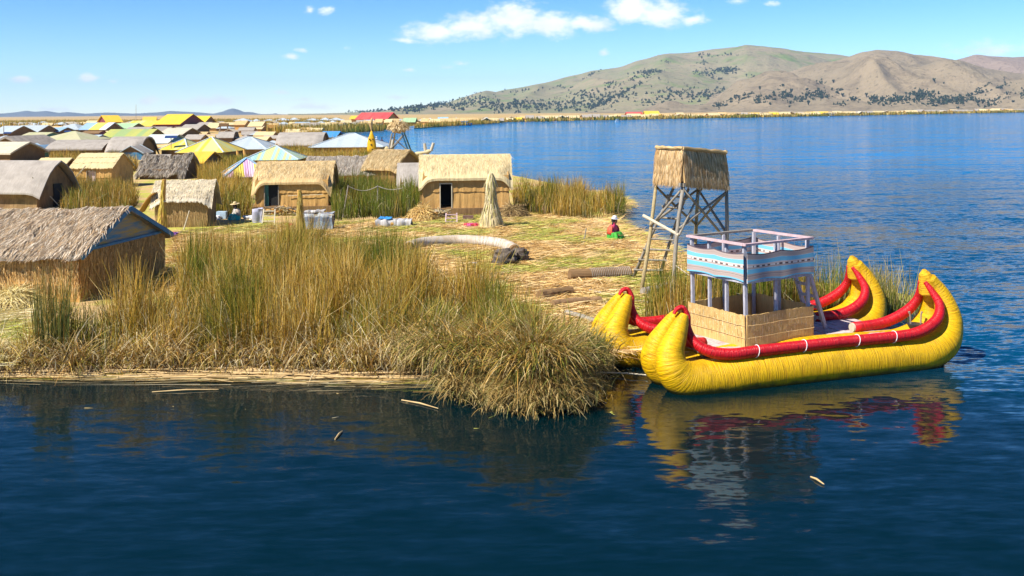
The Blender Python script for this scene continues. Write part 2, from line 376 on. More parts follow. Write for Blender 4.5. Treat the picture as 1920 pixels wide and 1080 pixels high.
# strands laid over a parametric surface (thatch)
def strands(name, parent, fn, n, ln, w, cols, wts, dirv=(0, 1), lift=.02, vr=(0, 1), spread=.25):
    u = rng.random(n); v = rng.uniform(vr[0], vr[1], n)
    e = 1e-3; A = np.array([fn(a, b) for a, b in zip(u, v)]); B = np.array([fn(min(a + dirv[0] * e, 1), b + dirv[1] * e) for a, b in zip(u, v)]); D = np.array([fn(min(a + e, 1.0) if dirv[0] == 0 else a, b + (e if dirv[0] else 0)) for a, b in zip(u, v)])
    t = B - A; t /= np.linalg.norm(t, axis=1, keepdims=True) + 1e-9; s = D - A; s /= np.linalg.norm(s, axis=1, keepdims=True) + 1e-9
    nn = np.cross(s, t); nn /= np.linalg.norm(nn, axis=1, keepdims=True) + 1e-9; nn *= np.where(nn[:, 2:3] < -1e-3, -1, 1)
    L = ln * rng.uniform(.5, 1.2, n); ang = rng.normal(0, spread, n)
    d = t * np.cos(ang)[:, None] + s * np.sin(ang)[:, None]
    lf = lift * rng.uniform(.2, 1.6, n)
    p0 = A + nn * (.004 + lf * .3)[:, None]; p1 = p0 + d * (L * .5)[:, None] + nn * (lf)[:, None]; p2 = p0 + d * L[:, None] + nn * (lf * 1.2)[:, None] - np.array([0, 0, 1]) * (L * .06)[:, None]
    ww = (w * rng.uniform(.6, 1.4, n) / 2)[:, None] * s
    vs = np.stack([np.stack([p0 - ww, p0 + ww], 1), np.stack([p1 - ww, p1 + ww], 1), np.stack([p2 - ww * .3, p2 + ww * .3], 1)], 1)
    c = pal(n, cols, wts, .3); co = np.ones((n, 3, 2, 4)); co[..., :3] = c[:, None, None, :]
    me = bpy.data.meshes.new(name); me.vertices.add(n * 6); me.vertices.foreach_set('co', vs.ravel())
    b = (np.arange(n) * 6)[:, None] + np.array([0, 2])[None, :]
    f = np.stack([b, b + 1, b + 3, b + 2], -1).reshape(-1); nf = n * 2
    me.loops.add(nf * 4); me.loops.foreach_set('vertex_index', f.astype(np.int32))
    me.polygons.add(nf); me.polygons.foreach_set('loop_start', (np.arange(nf) * 4).astype(np.int32))
    a = me.color_attributes.new('Col', 'FLOAT_COLOR', 'POINT'); a.data.foreach_set('color', co.ravel())
    me.materials.append(BLADE); me.update(calc_edges=True)
    o = bpy.data.objects.new(name, me); C.objects.link(o); o.parent = parent; o['kind'] = 'stuff'; return o

# ================================================================== SETTING
def water():
    m, nt, b = mat_base('lake_water'); L = nt.links.new
    tc = nd(nt, 'ShaderNodeTexCoord')
    def nz(sx, sy, sc, det, rot=0):
        mp = nd(nt, 'ShaderNodeMapping', ins={'Scale': (sx, sy, 1), 'Rotation': (0, 0, rot)}); L(tc.outputs['Object'], mp.inputs[0])
        n = nd(nt, 'ShaderNodeTexNoise', ins={'Scale': sc, 'Detail': det, 'Roughness': .55, 'Distortion': .4}); L(mp.outputs[0], n.inputs[0]); return n.outputs[0]
    def nc(sx, sy, sc, det, rot=0):
        mp = nd(nt, 'ShaderNodeMapping', ins={'Scale': (sx, sy, 1), 'Rotation': (0, 0, rot)}); L(tc.outputs['Object'], mp.inputs[0])
        n = nd(nt, 'ShaderNodeTexNoise', ins={'Scale': sc, 'Detail': det, 'Roughness': .5, 'Distortion': .3}); L(mp.outputs[0], n.inputs[0])
        v = nd(nt, 'ShaderNodeVectorMath', operation='SUBTRACT'); L(n.outputs[1], v.inputs[0]); v.inputs[1].default_value = (.5, .5, .5); return v.outputs[0]
    def scale(v, f):
        n = nd(nt, 'ShaderNodeVectorMath', operation='SCALE'); L(v, n.inputs[0])
        if isinstance(f, float): n.inputs['Scale'].default_value = f
        else: L(f, n.inputs['Scale'])
        return n.outputs[0]
    def addv(a, b):
        n = nd(nt, 'ShaderNodeVectorMath', operation='ADD'); L(a, n.inputs[0]); L(b, n.inputs[1]); return n.outputs[0]
    sp = nd(nt, 'ShaderNodeSeparateXYZ'); L(tc.outputs['Object'], sp.inputs[0])
    # calm water sheltered by the island in front, wind ruffled open lake to the right and beyond
    mr = nd(nt, 'ShaderNodeMapRange', interpolation_type='SMOOTHSTEP', ins={1: 3.0, 2: 17.0, 3: 0.0, 4: 1.0})
    L(math_(nt, 'ADD', sp.outputs[0], math_(nt, 'MAXIMUM', math_(nt, 'MULTIPLY', math_(nt, 'SUBTRACT', sp.outputs[1], 23.0), 1.1), -9)), mr.inputs[0])
    ruf = mr.outputs[0]
    g = nz(.004, .06, .3, 5, -.04); gr = nd(nt, 'ShaderNodeMapRange', ins={1: .35, 2: .65, 3: .45, 4: 1.35}); L(g, gr.inputs[0])
    k1 = math_(nt, 'ADD', .20, math_(nt, 'MULTIPLY', math_(nt, 'MULTIPLY', ruf, gr.outputs[0]), .8))
    k2 = math_(nt, 'ADD', .14, math_(nt, 'MULTIPLY', math_(nt, 'MULTIPLY', ruf, gr.outputs[0]), 1.1))
    sl_ = addv(scale(nc(.6, 1.9, 1.7, 3, .12), k1), scale(nc(.6, 1.8, 5.5, 2, -.15), k2))
    sl_ = addv(sl_, scale(nc(.10, .42, 1.0, 3, .08), math_(nt, 'ADD', .05, math_(nt, 'MULTIPLY', ruf, .62))))
    fl_ = nd(nt, 'ShaderNodeVectorMath', operation='MULTIPLY'); L(sl_, fl_.inputs[0]); fl_.inputs[1].default_value = (.6, 1, 0)
    up_ = nd(nt, 'ShaderNodeVectorMath', operation='ADD'); L(fl_.outputs[0], up_.inputs[0]); up_.inputs[1].default_value = (0, 0, 1)
    no = nd(nt, 'ShaderNodeVectorMath', operation='NORMALIZE'); L(up_.outputs[0], no.inputs[0]); L(no.outputs[0], b.inputs['Normal'])
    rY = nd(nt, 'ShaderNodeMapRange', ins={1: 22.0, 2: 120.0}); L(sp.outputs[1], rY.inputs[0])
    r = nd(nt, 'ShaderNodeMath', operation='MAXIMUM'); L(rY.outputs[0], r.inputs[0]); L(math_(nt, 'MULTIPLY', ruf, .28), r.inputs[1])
    L(mix_(nt, r.outputs[0], (.0001, .009, .012), (.0002, .145, .36)), b.inputs['Base Color'])  # far lake's sky reflection painted in: base colour turns bluer with distance
    b.inputs['Roughness'].default_value = .06; b.inputs['IOR'].default_value = 1.33
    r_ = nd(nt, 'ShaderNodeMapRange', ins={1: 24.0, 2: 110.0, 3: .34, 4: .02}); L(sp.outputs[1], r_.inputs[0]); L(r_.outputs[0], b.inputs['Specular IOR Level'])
    mb = MB(); mb.quad((-16000, 2, 0), (16000, 2, 0), (16000, 14000, 0), (-16000, 14000, 0)); mb.quad((-16000, -400, 0), (16000, -400, 0), (16000, 2, 0), (-16000, 2, 0))
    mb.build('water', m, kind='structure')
water()
# boat frame: needed for the shoreline behind it
BA = P(1300, 738, 0); BS = P(1790, 684, 0)
EX = (BS - BA).normalized(); EY = Vector((-EX.y, EX.x, 0))
BL = (BS - BA).length
front = [P(x, y, 0) for x, y in ((-500, 715), (-200, 705), (0, 697), (300, 694), (600, 694), (845, 700), (875, 735), (940, 758), (1040, 764), (1085, 752), (1102, 722), (1108, 695))]
behind = [BA + EX * t + EY * o for t, o in ((-.9, 2.0), (-.5, 3.3), (1.5, 3.2), (4, 3.3), (6.0, 3.5), (7.3, 4.6))]
right = [P(x, y, 0) for x, y in ((1735, 585), (1640, 560), (1520, 552), (1400, 545), (1320, 528), (1285, 512), (1240, 480), (1200, 458), (1160, 434), (1125, 418), (1150, 408), (1174, 400), (1168, 386), (1100, 366), (1030, 352), (965, 338), (900, 318), (810, 302), (740, 290), (640, 268), (600, 262), (585, 250))]
_r2 = []
for a_, b_ in zip(right, right[1:]):
    n_ = max(1, min(9, int((b_ - a_).length / 1.1))) if a_.y < 75 else 1
    for k_ in range(n_):
        q_ = a_.lerp(b_, k_ / n_)
        if k_: q_ = q_ + Vector((random.uniform(-.22, .22), random.uniform(-.22, .22), 0))
        _r2.append(q_)
right_ctrl = right; right = _r2 + [right[-1]]
shore = [P(x, y, 0) for x, y in ((640, 247), (720, 243.5), (790, 241), (870, 234.5), (925, 231), (960, 228.5), (1060, 226), (1200, 223.5), (1350, 221.5), (1560, 217.5), (1750, 213.5), (1920, 210), (2200, 206))]
_fx = sorted((p.x, p.y) for p in front[:-2])
def bankz(x, y):
    yf = np.interp(x, [a for a, b in _fx], [b for a, b in _fx])
    return .05 + (G - .05) * np.clip((y - yf) / 1.7, 0, 1)
def ground():
    m, nt, b = mat_base('reed_ground'); L = nt.links.new
    tc = nd(nt, 'ShaderNodeTexCoord')
    def nz(s, det, aniso=(1, 1, 1)):
        mp = nd(nt, 'ShaderNodeMapping', ins={'Scale': aniso}); L(tc.outputs['Object'], mp.inputs[0])
        n = nd(nt, 'ShaderNodeTexNoise', ins={'Scale': s, 'Detail': det, 'Roughness': .65}); L(mp.outputs[0], n.inputs[0]); return n.outputs[0]
    n1, n2, n3 = nz(.35, 5), nz(9, 6, (.5, 1.6, 1)), nz(.012, 4, (.5, 2.5, 1))
    r1 = nd(nt, 'ShaderNodeMapRange', ins={1: .44, 2: .56}); L(n1, r1.inputs[0])
    r2 = nd(nt, 'ShaderNodeMapRange', ins={1: .3, 2: .7}); L(n2, r2.inputs[0])
    r3 = nd(nt, 'ShaderNodeMapRange', ins={1: .45, 2: .6}); L(n3, r3.inputs[0])
    near = mix_(nt, r1.outputs[0], mix_(nt, r2.outputs[0], (.34, .20, .08), (.66, .46, .22)), mix_(nt, r2.outputs[0], (.24, .23, .03), (.54, .50, .10)))
    far = mix_(nt, r3.outputs[0], (.46, .31, .13), (.36, .26, .10))
    sp = nd(nt, 'ShaderNodeSeparateXYZ'); L(tc.outputs['Object'], sp.inputs[0])
    mr = nd(nt, 'ShaderNodeMapRange', ins={1: 70.0, 2: 170.0}); L(sp.outputs[1], mr.inputs[0])
    L(mix_(nt, mr.outputs[0], near, far), b.inputs['Base Color']); b.inputs['Roughness'].default_value = .9; b.inputs['Specular IOR Level'].default_value = .15
    bp = nd(nt, 'ShaderNodeBump', ins={'Strength': .7, 'Distance': .06}); L(n2, bp.inputs['Height']); L(bp.outputs[0], b.inputs['Normal'])
    bank = [V(p.x + (.0 if p.x < 1.2 else -.9), p.y + 1.7, 0) for p in front]
    pts = bank + behind + right + shore + [V(9000, 9800, 0), V(-9000, 9800, 0), V(-9000, 100, 0), V(-60, 20, 0)]
    pts = [Vector((p.x, p.y, 0)) for p in pts]; n = len(pts)
    mb = MB(); mb.v = [(p.x, p.y, G) for p in pts] + [(p.x, p.y, -1.2) for p in pts]
    for t in tessellate_polygon([pts]):
        a, b_, c = [pts[i] for i in t]
        if (b_ - a).cross(c - a).z < 0: t = t[::-1]
        mb.face(t, [(pts[i].x, pts[i].y) for i in t])
    for i in range(n):
        j = (i + 1) % n; mb.face((i, j, j + n, i + n))
    k = len(mb.v); mb.v += [(p.x, p.y, .04) for p in front] + [(p.x, p.y, G - .002) for p in bank]; nf_ = len(front)
    for i in range(nf_ - 1): mb.face((k + i, k + i + 1, k + nf_ + i + 1, k + nf_ + i), [(front[i].x, 0), (front[i + 1].x, 0), (front[i + 1].x, 2), (front[i].x, 2)])
    mb.build('ground', m, kind='structure')
ground()

# ---- hills
def ip(tab, x):
    if x <= tab[0][0]: return tab[0][1]
    for (a, b), (c, d) in zip(tab, tab[1:]):
        if x <= c: t = (x - a) / (c - a); t = t * t * (3 - 2 * t) * .35 + t * .65; return b + (d - b) * t
    return tab[-1][1]
def hill_mat(name, c1, c2, c3, sc):
    m, nt, b = mat_base(name); L = nt.links.new; tc = nd(nt, 'ShaderNodeTexCoord')
    def nz(s, det): n = nd(nt, 'ShaderNodeTexNoise', ins={'Scale': s, 'Detail': det, 'Roughness': .7}); L(tc.outputs['Object'], n.inputs[0]); return n.outputs[0]
    a, c = nz(sc, 8), nz(sc * 3, 8); d = nz(sc * 14, 5)
    r = nd(nt, 'ShaderNodeMapRange', ins={1: .4, 2: .62}); L(a, r.inputs[0]); r2 = nd(nt, 'ShaderNodeMapRange', ins={1: .5, 2: .66, 4: .85}); L(c, r2.inputs[0])
    r3 = nd(nt, 'ShaderNodeMapRange', ins={1: .56, 2: .66, 4: .8}); L(d, r3.inputs[0])
    col = mix_(nt, r2.outputs[0], mix_(nt, r.outputs[0], c1, c2), c3); col = mix_(nt, r3.outputs[0], col, tuple(x * .38 for x in c1))
    L(col, b.inputs['Base Color']); b.inputs['Roughness'].default_value = .95; b.inputs['Specular IOR Level'].default_value = .05
    bp = nd(nt, 'ShaderNodeBump', ins={'Strength': 1.0, 'Distance': 26.0}); L(c, bp.inputs['Height']); L(bp.outputs[0], b.inputs['Normal']); return m
class Hill:
    def __init__(s, name, prof, Y0, Y1, amp, fs, mat, x0, x1, nu=260, nv=70):
        s.prof, s.Y0, s.Y1, s.amp, s.fs = prof, Y0, Y1, amp, fs
        mb = MB(); s.x0, s.x1 = x0, x1
        W = (Y1 - Y0) * 1.45
        def fn(u, v):
            px = x0 + (x1 - x0) * u; Y = Y0 + W * v; return ((px - 960) / F * Y, Y, s.h(px, Y))
        mb.grid(fn, nu, nv, lambda u, v: (u * 100, v * 100))
        mb.build(name, mat, smooth=True, kind='structure')
    def h(s, px, Y):
        t = (Y - s.Y0) / (s.Y1 - s.Y0)
        py = ip(s.prof, px); rz = max(0, (ray(px, py)[1]) * s.Y1 + HC)
        X = (px - 960) / F * Y
        f = t ** .95 if t <= 1 else 1 - (t - 1) ** 1.5 * 1.2
        q = Vector((X * s.fs, Y * s.fs, 1.3)); 
        rn = noise.fractal(q, 1.0, 2.1, 6)
        rdg = 1 - abs(noise.noise(Vector((X * s.fs * 1.6, Y * s.fs * .35, 7.7)))) * 2
        k = min(1, rz / 60) * min(1, t * 3) * (1 if t < .75 else max(.12, 1 - (t - .75) * 3.6))
        return max(-2, rz * f + (rn * .55 + (rdg - .5) * .55) * s.amp * k)
    def hit(s, px, py):
        x, zz = ray(px, py); Y = s.Y0
        while Y < s.Y1 * 1.03:
            z = HC + zz * Y
            if s.h(px, Y) >= z: return Vector(((px - 960) / F * Y, Y, z))
            Y += (s.Y1 - s.Y0) / 60
        return None
HM1 = hill_mat('big_hill_soil', (.29, .235, .14), (.21, .20, .105), (.13, .20, .045), .0022)
HM2 = hill_mat('rocky_hill_soil', (.31, .24, .15), (.25, .20, .125), (.18, .14, .09), .004)
HM3 = hill_mat('red_hill_soil', (.30, .22, .165), (.27, .20, .15), (.24, .18, .14), .004)
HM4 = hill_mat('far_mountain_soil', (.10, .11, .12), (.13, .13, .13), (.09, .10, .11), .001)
prof1 = [(560, 214), (640, 211.5), (700, 208.5), (760, 205), (820, 196), (870, 185), (900, 180), (960, 167), (1020, 155), (1080, 140), (1115, 131), (1160, 125), (1200, 112), (1255, 100), (1290, 97), (1340, 92), (1380, 89), (1400, 85), (1430, 88), (1460, 92), (1530, 98), (1570, 102), (1620, 112), (1700, 130), (1800, 150), (2000, 190)]
prof2 = [(1060, 213), (1120, 208), (1200, 203), (1280, 190), (1330, 182), (1370, 172), (1400, 160), (1440, 147), (1480, 138), (1520, 128), (1560, 116), (1590, 106), (1620, 97), (1645, 93), (1680, 96), (1720, 103), (1760, 108), (1800, 113), (1850, 128), (1900, 135), (2050, 150), (2250, 195)]
prof3 = [(1640, 190), (1700, 160), (1760, 125), (1800, 110), (1830, 102), (1860, 105), (1900, 107), (1960, 104), (2050, 110), (2200, 140), (2400, 190)]
hb = Hill('big_hill', prof1, 3300, 5400, 90, .0018, HM1, 540, 2050)
hr = Hill('rocky_hill', prof2, 2500, 3700, 100, .003, HM2, 1050, 2300)
hd = Hill('red_hill', prof3, 3900, 4700, 60, .003, HM3, 1600, 2400, 120, 40)
profm = [(-400, 214), (-100, 213), (0, 213), (25, 211), (50, 207.5), (65, 209.5), (88, 208), (110, 211.5), (125, 210), (160, 213), (200, 211), (250, 213), (290, 211), (320, 208), (370, 210.5), (400, 213), (418, 209), (428, 205), (437, 203), (448, 206), (458, 210), (470, 210), (490, 214), (512, 213.5), (516, 211.8), (522, 214), (560, 215.5), (600, 215), (640, 214), (700, 213), (800, 213)]
Hill('far_mountains', profm, 8600, 9300, 8, .004, HM4, -500, 800, 400, 16)

# ---- trees on the hills
FOL = plain('eucalyptus_foliage', (.028, .05, .03), rough=.9, var=.5, sc=.2, bump=0, spec=.1)
def crown_pts(mb, c, r, h, k=7):
    """an uneven crown of small faceted clumps"""
    for i in range(k):
        a = random.random() * 6.28; rr = r * random.random() ** .6 * .7; z = h * (.35 + .55 * random.random())
        cc = Vector(c) + Vector((math.cos(a) * rr, math.sin(a) * rr, z)); q = r * random.uniform(.3, .55)
        pts = [cc + Vector((x * q * random.uniform(.6, 1.3), y * q * random.uniform(.6, 1.3), z_ * q * random.uniform(.8, 1.6))) for x, y, z_ in ((1, 0, 0), (0, 1, 0), (-1, 0, 0), (0, -1, 0), (0, 0, 1), (0, 0, -1))]
        n = len(mb.v); mb.v += [tuple(p) for p in pts]
        for t in ((0, 1, 4), (1, 2, 4), (2, 3, 4), (3, 0, 4), (1, 0, 5), (2, 1, 5), (3, 2, 5), (0, 3, 5)): mb.face([n + i for i in t])
def grove(hill, label, spots, hgt=15, mult=1.25):
    mb = MB()
    for (x, y, sx, sy, n, *sl) in spots:
        sl = sl[0] if sl else 0
        for i in range(int(n * mult)):
            dx = max(-1.3, min(1.3, random.gauss(0, .5) + .35 * math.sin(i * 2.4))); px = x + dx * sx; py = y + random.gauss(0, .5) * sy + dx * sl
            p = hill.hit(px, py)
            if p: crown_pts(mb, p - V(0, 0, hgt * .2), hgt * random.uniform(.22, .5), hgt * random.uniform(.45, 1.2), 4)
    mb.build('distant_wood', FOL, label=label, cat='wood', kind='stuff')
grove(hb, 'dark eucalyptus wood along the low left foot of the big hill', [(700, 209, 55, 3, 60, -3), (790, 203, 45, 8, 90, -5), (850, 196, 40, 10, 80), (890, 190, 40, 12, 60), (820, 190, 10, 5, 14), (950, 203, 50, 10, 60), (980, 196, 25, 8, 25)], 17)
grove(hb, 'scattered dark trees on the lower slopes of the big hill', [(1040, 200, 50, 12, 60), (1100, 195, 40, 14, 60), (1150, 160, 16, 9, 22), (1190, 150, 16, 5, 10), (1090, 178, 25, 10, 24), (1015, 198, 30, 8, 30), (1250, 178, 25, 16, 34), (1340, 180, 30, 14, 60), (1300, 182, 30, 14, 50), (1345, 148, 12, 6, 16, 5), (1420, 148, 20, 5, 22, -2), (1230, 195, 40, 8, 40), (1060, 165, 30, 6, 10), (980, 172, 30, 6, 12), (1140, 185, 60, 14, 60)], 16)
grove(hb, 'long dark tree belt climbing diagonally up the big hill', [(1160, 180, 46, 3, 110, -24), (1120, 198, 20, 4, 40, -8)], 14)
grove(hb, 'dark plantation high on the right of the big hill', [(1362, 134, 29, 6, 110, 1), (1320, 139, 18, 5, 30, 4), (1218, 137, 22, 5, 60, -1), (1215, 143, 6, 4, 10), (1110, 141, 13, 2, 16, -6), (1325, 105, 18, 4, 20), (1320, 120, 10, 5, 10), (1365, 104, 15, 2, 8), (1250, 118, 8, 3, 5)], 16)
grove(hr, 'dark trees in broken clumps at the foot of the rocky hill', [(1370, 192, 22, 6, 34, -10), (1400, 184, 20, 5, 24, -12), (1430, 190, 18, 7, 44), (1470, 182, 16, 8, 44), (1462, 168, 8, 5, 9, -8), (1505, 186, 22, 8, 40, -10), (1540, 180, 14, 9, 40), (1570, 176, 12, 4, 16, -8), (1600, 187, 9, 6, 18), (1573, 198, 9, 3, 12), (1540, 157, 10, 4, 12), (1350, 200, 12, 4, 16)], 13)
grove(hr, 'dense dark wood low on the right flank of the rocky hill', [(1680, 190, 40, 8, 110), (1730, 180, 24, 9, 90), (1785, 190, 50, 8, 130, -4), (1830, 178, 26, 8, 60, -14), (1870, 190, 26, 8, 60, -12), (1880, 165, 20, 3, 16, -6), (1885, 154, 3, 6, 4), (1918, 180, 6, 8, 12), (1640, 192, 10, 5, 12)], 13)
def lone_tree():
    root = empty('hill_tree', (0, 0, 0)); mb = MB(); crown_pts(mb, (0, 0, 3), 5, 12, 9); mb.build('crown', FOL, root)
    t = MB(); t.tube([(0, 0, -1), (0.2, 0, 5), (0, .2, 9)], [.7, .5, .2], 5); t.build('trunk', WOOD, root); return root
def copy_tree(o, parent=None):
    c = o.copy(); C.objects.link(c)
    if parent: c.parent = parent
    for ch in list(o.children): copy_tree(ch, c)
    return c
lt = lone_tree(); first = True
for (hill, name, spots) in ((hb, 'on the open slope of the big hill', [(905, 188), (958, 176), (1003, 176), (1018, 168), (1135, 172), (1178, 141), (1200, 163), (1283, 160), (1294, 170), (1310, 158), (1188, 178), (1075, 190), (925, 200), (1236, 150), (1265, 190), (1400, 145)]),
                            (hr, 'on the open slope of the rocky hill', [(1425, 170), (1484, 177), (1534, 170), (1563, 158), (1625, 183), (1636, 188), (1655, 192), (1760, 196), (1752, 155), (1770, 160), (1843, 197), (1900, 196), (1608, 172), (1516, 199), (1580, 185)])):
    for (px, py) in spots:
        p = hill.hit(px, py)
        if not p: continue
        o = lt if first else copy_tree(lt); first = False
        o.location = p - V(0, 0, 2); k = random.uniform(.8, 1.25); o.scale = (k, k, k * random.uniform(.85, 1.15)); o.rotation_euler.z = random.random() * 6
        tag(o, 'small dark eucalyptus standing alone ' + name, 'tree', 'lone trees ' + name)

#@@SETTING_END@@
# ================================================================== HUTS
def wall_panel(mb, p0, p1, z0, z1, out, courses, det, th=.08, jit=.02):
    """a reed wall between two ground points; out = outward normal; each course flares over the one below"""
    p0, p1, out = Vector(p0), Vector(p1), Vector(out); L = (p1 - p0).length; d = (p1 - p0) / max(L, 1e-6)
    nu = max(1, int(L / (.12 if det > 1 else .6))) if det else 1
    for k in range(courses):
        a = z0 + (z1 - z0) * k / courses; b = z0 + (z1 - z0) * (k + 1) / courses + (.06 if k < courses - 1 else 0)
        fl = .05 if courses > 1 and det else 0
        J = [random.uniform(-jit, jit) for _ in range(nu + 1)]; JZ = [random.uniform(-.03, .02) if det > 1 and k else 0 for _ in range(nu + 1)]
        def fn(u, v, a=a, b=b, J=J, JZ=JZ, fl=fl):
            i = round(u * nu); z = a + (b - a) * v + JZ[i] * (1 - v)
            q = p0 + d * L * u + out * (fl * (1 - v) + J[i] * (.4 + .6 * (1 - v)) * (1 if det else 0)); return Vector((q.x, q.y, z))
        mb.sheet(fn, nu, 1 if not det else 2, tuple(-out * th), lambda u, v, a=a, b=b: (L * u + k * 3.3, a + (b - a) * v))
def hut(name, label, loc, yaw, W, D, Hw, Hr, roof='x', wall=None, rmat=None, gmat=None, over=.25, droop=0, doors=(), det=1, courses=1, group=None,
        th=.1, bulge=.05, cat='hut', rib=None, lift=0, straw=None, side='', ragged=.03, roofcourses=1, frame=None, sag=0):
    wall = wall or STRAW_WALL; rmat = rmat or STRAW
    root = empty(name, loc, yaw, label, cat, group)
    x0, x1 = -W / 2, W / 2; z0 = lift
    if lift:
        m = MB(); m.box((0, D / 2, lift / 2), (W + .5, D + .6, lift)); m.build('reed_base', STRAW_DARK, root)
    # front wall with openings
    xs = x0
    m = MB()
    for (a, b, h, dm) in sorted(doors):
        if a > xs: wall_panel(m, (xs, 0, 0), (a, 0, 0), z0, Hw, (0, -1, 0), courses, det)
        wall_panel(m, (a, 0, 0), (b, 0, 0), z0 + h, Hw, (0, -1, 0), 1, 0)
        xs = b
        if dm:
            q = MB(); q.box(((a + b) / 2, .13, z0 + h / 2), (b - a - .04, .04, h - .02)); q.build('door', dm, root)
        fr = MB()
        for x in (a + .02, b - .02): fr.box((x, -.05, z0 + h / 2), (.05, .06, h))
        fr.box(((a + b) / 2, -.05, z0 + h - .022), (b - a - .1, .055, .05)); fr.build('door_frame', frame or WOOD, root)
    wall_panel(m, (xs, 0, 0), (x1, 0, 0), z0, Hw, (0, -1, 0), courses, det); m.build('wall', wall, root)
    for (a, b, o) in (((x1, .0, 0), (x1, D, 0), (1, 0, 0)), ((x1, D, 0), (x0, D, 0), (0, 1, 0)), ((x0, D, 0), (x0, 0, 0), (-1, 0, 0))):
        m = MB(); wall_panel(m, a, b, z0, Hw - .003, o, courses, det); m.build('wall', wall, root)
    if det: m = MB(); m.box((0, D / 2, z0 + .02), (W - .2, D - .2, .03)); m.build('floor_mat', STRAW_DARK, root)
    gm = gmat or wall
    def sg(u): return -sag * math.sin(math.pi * u)
    if roof in 'xy':
        if roof == 'x': A0, A1, B = x0, x1, D
        else: A0, A1, B = 0, D, W
        L = A1 - A0 + 2 * over; slope = (Hr - Hw) / (B / 2)
        def mk(sgn):
            e = B / 2 + over
            def fn(u, v):
                a = A0 - over + L * u; ed = min(u, 1 - u) * L
                dr = droop * math.exp(-(ed / .38) ** 2) * v ** 2
                w = e * v; z = Hr - slope * w + bulge * math.sin(math.pi * v) * (1) - dr + sg(u)
                if det > 1: z += ragged * noise.noise(Vector((a * 3, v * 4 + sgn, Hr * 7))) * 1.2; w += ragged * 1.5 * noise.noise(Vector((a * 7, sgn * 3, Hr))) * v
                w += droop * .12 * math.exp(-(ed / .38) ** 2) * v
                if droop and v > .5: w -= .10 * math.exp(-(ed / .25) ** 2) * v
                if roof == 'x': return Vector((a, D / 2 + sgn * w, z))
                return Vector((sgn * w, a, z))
            return fn
        nu = {0: 1, 1: 8, 2: 40}[det] if not droop else max(18, {0: 10, 1: 18, 2: 44}[det]); nv = {0: 2, 1: 4, 2: 8}[det]
        sl = math.hypot(B / 2 + over, slope * (B / 2 + over))
        for sgn in (-1, 1):
            fn = mk(sgn); m = MB()
            if roofcourses > 1 and sgn == -1:
                for k in range(roofcourses):
                    va = k / roofcourses; vb = min(1, (k + 1) / roofcourses + .03)
                    JR = [random.uniform(-.012, .03) for _ in range(nu + 1)]
                    m.sheet(lambda u, v, va=va, vb=vb, JR=JR: fn(u, va + (vb - va) * v + (JR[round(u * nu)] if v == 1 else 0)) + Vector((0, 0, .045 * v + .004 * (roofcourses - k))), nu, max(2, nv // 2), th * .6, lambda u, v, va=va, vb=vb, k=k: (L * u + k * 1.7, sl * (va + (vb - va) * v)))
            else: m.sheet(fn, nu, nv, th, lambda u, v: (L * u, sl * v))
            ro = m.build('roof', rmat, root, smooth=bool(droop) and det < 2)
            if straw and (sgn == -1 or straw.get('both')):
                strands('thatch_straw', ro, lambda u, v: fn(u, v) + Vector((0, 0, .05 if roofcourses > 1 else .0)), straw['n'], straw.get('ln', .35), straw.get('w', .02), straw['c'], [1] * len(straw['c']), lift=straw.get('lift', .02), vr=(0, straw.get('vr', .93)))
        for (a, s_) in ((A0, -1), (A1, 1)):
            m = MB(); t = .05
            def pt(c, z, dd):
                return Vector((a + s_ * dd, D / 2 + c, z)) if roof == 'x' else Vector((c, a + s_ * dd, z))
            hb_ = B / 2 - .04; tri = [(-hb_, Hw), (hb_, Hw), (0, Hr - .06 * (Hr - Hw) - .02)]
            o_ = [pt(c, z, -.002) for c, z in tri]; i_ = [pt(c, z, -t) for c, z in tri]
            m.poly(o_, uv=[(c, z) for c, z in tri]); m.poly(i_[::-1], uv=[(c, z) for c, z in tri[::-1]])
            for i in range(3): j = (i + 1) % 3; m.quad(o_[i], o_[j], i_[j], i_[i])
            m.build('gable', gm, root)
        if rib:
            m = MB(); e = B / 2 + over
            for a in (A0 - over + .03, A1 + over - .03):
                for sgn in (-1, 1):
                    q0 = (a, D / 2, Hr + .05) if roof == 'x' else (0, a, Hr + .05)
                    q1 = (a, D / 2 + sgn * e, Hr + .05 - slope * e) if roof == 'x' else (sgn * e, a, Hr + .05 - slope * e)
                    m.bar(q0, q1, .14, .06)
            m.build('barge_board', rib, root)
    else:  # hip or pyramid
        rl = 0 if roof == 'pyr' else max(0, W - D) / 2 * .9 + .3 * (roof == 'hip')
        e = over; zb = Hw - .05
        c = [V(x0 - e, -e, zb), V(x1 + e, -e, zb), V(x1 + e, D + e, zb), V(x0 - e, D + e, zb)]
        r0, r1 = V(-rl, D / 2, Hr), V(rl, D / 2, Hr)
        for q, ll in (((c[0], c[1], r1, r0), 0), ((c[1], c[2], r1), 1), ((c[2], c[3], r0, r1), 0), ((c[3], c[0], r0), 1)):
            q = list(q)
            if len(q) == 4 and rl == 0: q = q[:3]
            b0 = q[0]; ex = (q[1] - q[0]).normalized(); ey = (r0 - q[0]) - ex * (r0 - q[0]).dot(ex) if len(q) == 4 or not ll else (q[2] - q[0]) - ex * (q[2] - q[0]).dot(ex); ey.normalize()
            uv = [((p - b0).dot(ex), (p - b0).dot(ey)) for p in q]; m = MB(); m.poly(q, uv=uv)
            lo = [p - V(0, 0, .05) for p in q]; m.poly(lo[::-1], uv=uv[::-1])
            for i in range(len(q)): j = (i + 1) % len(q); m.quad(q[j], q[i], lo[i], lo[j])
            m.build('roof', rmat, root)
